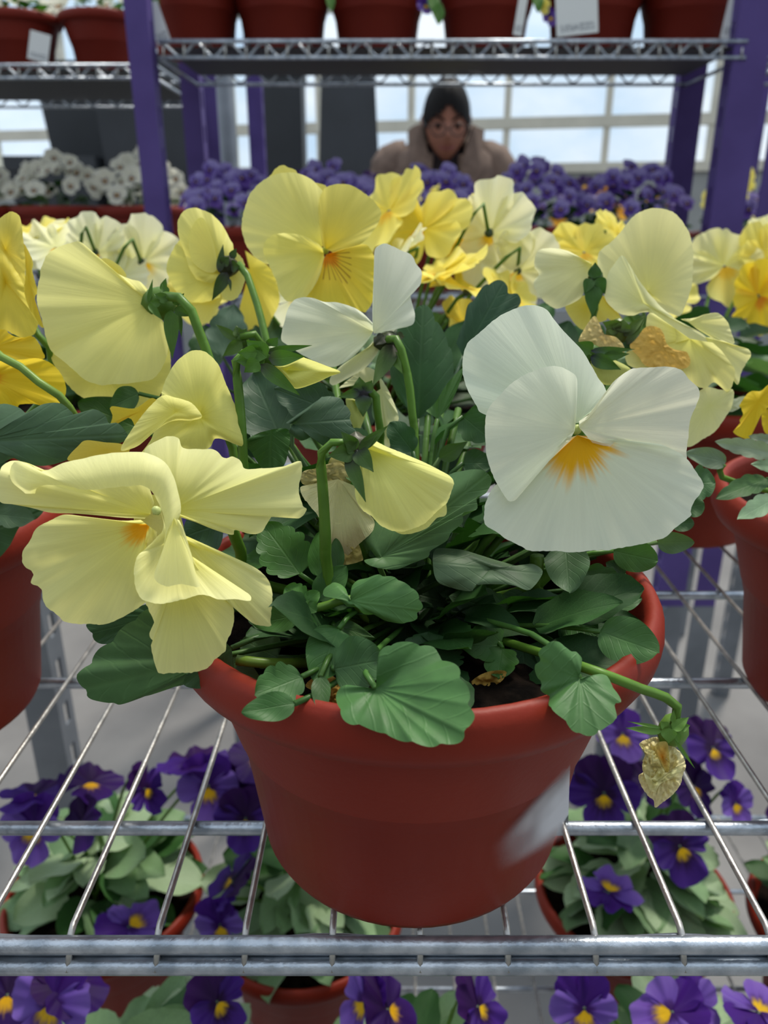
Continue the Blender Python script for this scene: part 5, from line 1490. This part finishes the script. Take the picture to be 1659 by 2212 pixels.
for k_, px, py, sch in ((2, 918, 10, 'violet'), (3, 1172, 12, 'yellow'), (3, 1188, 36, 'violet')):
    gen_flower(up_pots[k_][0], pty(px, py, 1.245), (.2, -.9, .3), .013, sch, 1, 20)
for k_, px, py in ((2, 935, 8), (2, 945, 30), (3, 1160, 4), (1, 712, 4), (0, 322, 30), (0, 330, 8)):
    leaf_at(up_pots[k_][0], pty(px, py - 18, 1.245), (.1, -.5, -1), .026, 'bright', random.Random(px), 0)
def tag_px(root, px, py, Y, wpx, hpx, tilt):
    c_ = pty(px, py, Y)
    k = (c_ - CAMP).length / F_PX
    a = math.radians(tilt)
    tag_on(root, c_, (math.cos(a), 0, -math.sin(a)), (math.sin(a), .08, math.cos(a)), wpx * k, hpx * k)
tag_px(up_pots[0][0], 340, 50, 1.225, 26, 66, -18)
tag_px(up_pots[4][0], 1246, 30, 1.215, 74, 66, -6)
tag_px(up_pots[5][0], 1592, 38, 1.225, 42, 68, 8)
tag_px(up_pots[3][0], 1124, 36, 1.225, 16, 60, 8)

# ================================================================== CHARCOAL PLANTERS ON A BENCH
bench = empty('display_bench', (-1.35, 3.56, 0), 'grey display bench under the charcoal planters', 'bench')
ZBN = 1.0
box('bench_top', (-2.65, .09, 3.15, 3.98, ZBN - .04, ZBN), M_BENCH, bench, .004)
for x in (-2.55, -1.35, -.12):
    for y in (3.2, 3.9):
        box('leg', (x - .03, x + .03, y - .03, y + .03, 0, ZBN - .04), M_BENCH, bench)
def planter(px0, px1, Y, bw, tw, h, label, dp=.26, rot=0.):
    c_ = pty((px0 + px1) / 2, 330, Y)
    root = empty('planter', (c_.x, Y, ZBN), label, 'planter', 'charcoal planters on the bench')
    V, Fc = [], []
    t = .02
    rings = [(bw, 0), (tw, h - .05), (tw + .012, h - .05), (tw + .012, h), (tw - t, h), (bw - t, .03)]
    for w_, z in rings:
        for sx, sy in ((-1, -1), (1, -1), (1, 1), (-1, 1)):
            V.append(Vector((sx * w_ / 2, sy * w_ / 2 * dp / .26, z)))
    for i in range(len(rings) - 1):
        for k in range(4):
            k2 = (k + 1) % 4
            Fc.append((i * 4 + k, i * 4 + k2, (i + 1) * 4 + k2, (i + 1) * 4 + k))
    Fc.append((3, 2, 1, 0))
    Fc.append((20, 21, 22, 23))
    R_ = Matrix.Rotation(rot, 3, 'Z')
    V = [R_ @ v + Vector((c_.x, Y, ZBN)) for v in V]
    nb = 8
    o = mobj('body', V[:nb], Fc[:4] + [Fc[-2]], M_CHAR, root, smooth=False)
    mobj('rim', V[4:], [tuple(i - 4 for i in q) for q in Fc[4:-2]] + [tuple(i - 4 for i in Fc[-1])], M_CHAR, o, smooth=False)
    return root
planter(150, 290, 3.74, .24, .36, .86, 'tall charcoal planter at far left, wide at the top')
planter(58, 222, 3.345, .26, .335, .48, 'low charcoal planter in front at far left')
planter(255, 422, 3.36, .27, .345, .82, 'tall charcoal planter right of the purple post, wide at the top')
planter(568, 656, 3.55, .175, .185, .84, 'narrow charcoal planter between the posts and the window')
planter(686, 826, 3.40, .28, .20, .84, 'charcoal planter standing upside down, nearest the person')

# ================================================================== PERSON
M_SKIN = plain('skin', (150, 98, 78), rough=.55, nscale=20, var=.08)
M_HAIR = plain('black hair', (18, 15, 15), spec=.15, rough=.65, nscale=60, c2=(14, 12, 12))
M_COAT = plain('taupe coat', (116, 96, 84), rough=.85, nscale=40, c2=(100, 82, 72), bump=.3, bscale=200)
M_SHIRT = plain('dark jumper', (44, 34, 38), rough=.85, nscale=40)
M_TROU = plain('dark trousers', (40, 42, 50), rough=.85, nscale=30)
M_SHOE = plain('black shoes', (24, 24, 26), rough=.5)
M_GLS = plain('spectacle frame', (20, 18, 20), rough=.35)
PX, PY = .203, 2.92
person = empty('person', (PX, PY, 0), 'person in a taupe coat and glasses looking down behind the violas', 'person')
PO = Vector((PX, PY, 0))
HC = Vector((0, -.125, 1.558))
HR = Matrix.Rotation(math.radians(22), 3, 'X')     # the head is bowed towards the flowers
def gauss(d, x, f_, u, s):
    return math.exp(-((d.x - x) ** 2 + (d.z - u) ** 2) / (2 * s * s)) if (d.y * f_) > 0 else 0.
def head_pt(d, k=1., feat=True):
    """d = unit direction, front is -y"""
    w_, dp, ht = .0735, .096, .118
    p = Vector((d.x * w_, d.y * dp, d.z * ht))
    if d.z < 0:
        tp = 1 - .34 * (-d.z) ** 1.3
        p.x *= tp
        p.y = p.y * (1 - .18 * -d.z) - .022 * (-d.z)
    if feat:
        p.y -= .024 * gauss(d, 0, -1, -.12, .10) + .010 * gauss(d, 0, -1, .06, .09)
        p.y += .010 * (gauss(d, .36, -1, .06, .14) + gauss(d, -.36, -1, .06, .14))
        p.y -= .006 * gauss(d, 0, -1, -.46, .16) + .005 * gauss(d, 0, -1, -.78, .14)
        for s in (-1, 1):
            e = math.exp(-((d.y - .08) ** 2 + (d.z + .02) ** 2) / .03) if d.x * s > .8 else 0
            p.x += s * .016 * e
    return p * k
def head_mesh(k=1., keep=None, feat=True, nu=40, nv=28, fn=None):
    V, Fc = [], []
    ids = {}
    for j in range(nv + 1):
        th = math.pi * j / nv
        for i in range(nu):
            ph = 2 * math.pi * i / nu
            d = Vector((math.sin(th) * math.cos(ph), math.sin(th) * math.sin(ph), math.cos(th)))
            p = head_pt(d, k, feat)
            if fn:
                p = fn(d, p)
            V.append(HR @ p + HC + PO)
    for j in range(nv):
        for i in range(nu):
            i2 = (i + 1) % nu
            th = math.pi * (j + .5) / nv
            ph = 2 * math.pi * (i + .5) / nu
            d = Vector((math.sin(th) * math.cos(ph), math.sin(th) * math.sin(ph), math.cos(th)))
            if keep is None or keep(d):
                Fc.append((j * nu + i, (j + 1) * nu + i, (j + 1) * nu + i2, j * nu + i2))
    return V, Fc
ZK = 1.055
J, E_, Rr = [], [], []
def jn(p, r, par=None):
    J.append(Vector((p[0], p[1] - (.03 if p[2] > 1.2 else 0), p[2] * ZK)) + PO)
    Rr.append(r)
    if par is not None:
        E_.append((par, len(J) - 1))
    return len(J) - 1
pel = jn((0, .06, .95), (.14, .10))
wa = jn((0, .05, 1.10), (.125, .09), pel)
ch = jn((0, .02, 1.26), (.14, .10), wa)
uc = jn((0, -.005, 1.375), (.10, .075), ch)
nk = jn((0, -.035, 1.405), (.052, .052), uc)
hb = jn((0, -.055, 1.44), (.05, .05), nk)
for s in (-1, 1):
    sh = jn((s * .155, .0, 1.365), (.058, .055), uc)
    el = jn((s * .215, -.04, 1.12), (.042, .042), sh)
    wr = jn((s * .16, -.25, 1.05), (.027, .024), el)
    pa = jn((s * .15, -.31, 1.045), (.034, .018), wr)
    for k in range(4):
        a = jn((s * (.122 + .019 * k), -.362 - .006 * (k in (1, 2)), 1.035), (.009, .009), pa)
        b_ = jn((s * (.122 + .019 * k), -.395 - .008 * (k in (1, 2)), 1.012), (.008, .008), a)
        jn((s * (.122 + .019 * k), -.405 - .008 * (k in (1, 2)), .99), (.007, .007), b_)
    a = jn((s * .112, -.30, 1.03), (.011, .011), pa)
    b_ = jn((s * .098, -.335, 1.015), (.009, .009), a)
    hp = jn((s * .088, .06, .90), (.09, .09), pel)
    kn = jn((s * .10, .03, .50), (.058, .058), hp)
    an = jn((s * .10, .07, .09), (.04, .04), kn)
    jn((s * .115, -.09, .04), (.04, .03), an)
me = bpy.data.meshes.new('skeleton')
me.from_pydata([tuple(p) for p in J], E_, [])
tmp = bpy.data.objects.new('body_skeleton', me)
col.objects.link(tmp)
sk = tmp.modifiers.new('skin', 'SKIN')
sv = me.skin_vertices[0].data if me.skin_vertices else None
if sv is None:
    bm = bmesh.new()
    bm.from_mesh(me)
    bm.verts.layers.skin.verify()
    bm.to_mesh(me)
    bm.free()
    sv = me.skin_vertices[0].data
for i, r in enumerate(Rr):
    sv[i].radius = r
    sv[i].use_root = (i == pel)
ss = tmp.modifiers.new('sub', 'SUBSURF')
ss.levels = ss.render_levels = 2
dg = bpy.context.evaluated_depsgraph_get()
ev = tmp.evaluated_get(dg)
bmsh = bpy.data.meshes.new_from_object(ev)
BV = [v.co.copy() for v in bmsh.vertices]
BF = [tuple(p.vertices) for p in bmsh.polygons]
bpy.data.objects.remove(tmp)
hv, hf = head_mesh()
body = mobj('body', BV + hv, BF + [tuple(i + len(BV) for i in q) for q in hf], M_SKIN, person, label='bare face, neck and hands')
rm = body.modifiers.new('remesh', 'REMESH')
rm.mode = 'VOXEL'
rm.voxel_size = .006
rm.use_smooth_shade = True
def hairk(d):
    k = max(0., min(1., (d.y + .45) / .45))
    front = .50 - .62 * abs(d.x) ** 1.6
    return d.z > front * (1 - k) - .5 * k
def hairfn(d, p):
    g = math.exp(-(d.x / .06) ** 2) * max(0, d.z)
    return p * (1.075 - .035 * g + .012 * noise.noise(d * 6))
hv, hf = head_mesh(1., hairk, False, fn=hairfn)
o = mobj('hair', hv, hf, M_HAIR, person)
bun = blob_mesh('hair_bun', PO + HC + HR @ Vector((0, .115, -.02)), .042, M_HAIR, seed=2)
obj('hair_bun', bun, o)
for s in (-1, 1):
    e = blob_mesh('eye', PO + HC + HR @ Vector((s * .028, -.079, .004)), .011, M_HAIR, seed=1, amp=.02, sq=(1.2, .6, .55))
    obj('eye', e, person)
    br0 = [PO + HC + HR @ Vector((s * x, -.092 + .35 * x * x / .045, .024 + .01 * math.sin((x - .01) * 55))) for x in (.012, .025, .038, .048)]
    tube('eyebrow', br0, .0032, M_HAIR, person, 6)
mp_ = [PO + HC + HR @ Vector((x, -.099 + abs(x) ** 2 * 9, -.055 - .002 * math.cos(x * 90))) for x in (-.024, -.012, 0, .012, .024)]
tube('mouth', mp_, .0042, plain('lips', (128, 66, 62), rough=.5), person, 8)
gl = None
P0 = []
for s in (-1, 1):
    ring = [PO + HC + HR @ Vector((s * .031 + .024 * math.cos(a), -.108 + .006 * abs(math.cos(a)), .002 + .019 * math.sin(a))) for a in np.linspace(0, 2 * math.pi, 25)]
    v, f_, u_ = tube_mesh(ring, .0019, 6)
    P0.append((v, f_))
    v, f_, u_ = tube_mesh([PO + HC + HR @ Vector((s * x, y, .008)) for x, y in ((.055, -.102), (.074, -.08), (.082, .01))], .0019, 6)
    P0.append((v, f_))
v, f_, u_ = tube_mesh([PO + HC + HR @ Vector((x, -.112, .006)) for x in (-.009, 0, .009)], .0019, 6)
P0.append((v, f_))
GV, GF = [], []
for v, f_ in P0:
    k = len(GV)
    GV += v
    GF += [tuple(i + k for i in q) for q in f_]
mobj('glasses', GV, GF, M_GLS, person)
# clothes
def rings_mesh(R, n=28):
    V, Fc = [], []
    for (cx, cy, z, a, b) in R:
        for k in range(n):
            g = 2 * math.pi * k / n
            z_ = z * ZK
            V.append(PO + Vector((cx + a * math.cos(g), cy - (.03 if z > 1.2 else 0) + b * math.sin(g), z_ + .006 * noise.noise(Vector((math.cos(g) * 2, math.sin(g) * 2, z * 6))))))
    for i in range(len(R) - 1):
        for k in range(n):
            k2 = (k + 1) % n
            Fc.append((i * n + k, i * n + k2, (i + 1) * n + k2, (i + 1) * n + k))
    return V, Fc
sv_, sf_ = rings_mesh([(0, .055, .98, .15, .115), (0, .045, 1.12, .145, .108), (0, .015, 1.27, .158, .118), (0, -.005, 1.36, .14, .095), (0, -.02, 1.39, .085, .078), (0, -.035, 1.415, .066, .066)])
mobj('jumper', sv_, sf_, M_SHIRT, person)
cv_, cf_ = rings_mesh([(0, .06, .62, .215, .165), (0, .06, .80, .20, .155), (0, .055, .98, .18, .14), (0, .045, 1.12, .172, .13), (0, .02, 1.25, .188, .138), (0, .005, 1.33, .195, .128), (0, .0, 1.375, .178, .112), (0, .0, 1.405, .125, .098), (0, .01, 1.425, .098, .088), (0, .02, 1.45, .10, .09), (0, .03, 1.47, .108, .095)])
# open the coat at the front: drop the faces around the front seam
n_ = 28
cf_ = [q for i, q in enumerate(cf_) if not ((i % n_) in (20, 21) or ((i // n_) >= 6 and (i % n_) in (19, 22)))]
coat = mobj('coat', cv_, cf_, M_COAT, person)
sm = coat.modifiers.new('thick', 'SOLIDIFY')
sm.thickness = .012
sm.offset = 1
for s in (-1, 1):
    P = [PO + Vector((p[0], p[1] - (.03 if p[2] > 1.2 else 0), p[2] * ZK)) for p in ((s * .12, 0, 1.365), (s * .172, .0, 1.345), (s * .205, -.015, 1.24), (s * .222, -.04, 1.12), (s * .20, -.13, 1.08), (s * .165, -.235, 1.055))]
    tube('sleeve', P, [.07, .078, .068, .06, .054, .046], M_COAT, coat, 16, 22)
    # lapel
    V = [PO + Vector((p[0], p[1] - .03, p[2] * ZK)) for p in ((s * .085, -.085, 1.46), (s * .125, -.06, 1.45), (s * .115, -.118, 1.33), (s * .04, -.15, 1.20), (s * .05, -.125, 1.36))]
    lp = mobj('lapel', V, [(0, 1, 2, 4), (4, 2, 3)], M_COAT, coat, smooth=False)
    lm = lp.modifiers.new('thick', 'SOLIDIFY')
    lm.thickness = .01
tv, tf = [], []
for s in (-1, 1):
    v, f_, u_ = tube_mesh([PO + Vector(p) for p in ((s * .08, .06, .97), (s * .09, .06, .85), (s * .10, .03, .5), (s * .10, .065, .10))], [.105, .105, .08, .07], 16, 14)
    k = len(tv)
    tv += v
    tf += [tuple(i + k for i in q) for q in f_]
mobj('trousers', tv, tf, M_TROU, person)
for s in (-1, 1):
    b_ = blob_mesh('shoe', PO + Vector((s * .112, -.02, .046)), .05, M_SHOE, seed=4, amp=.05, nu=18, nv=12, sq=(1.0, 2.6, .9))
    obj('shoe', b_, person)
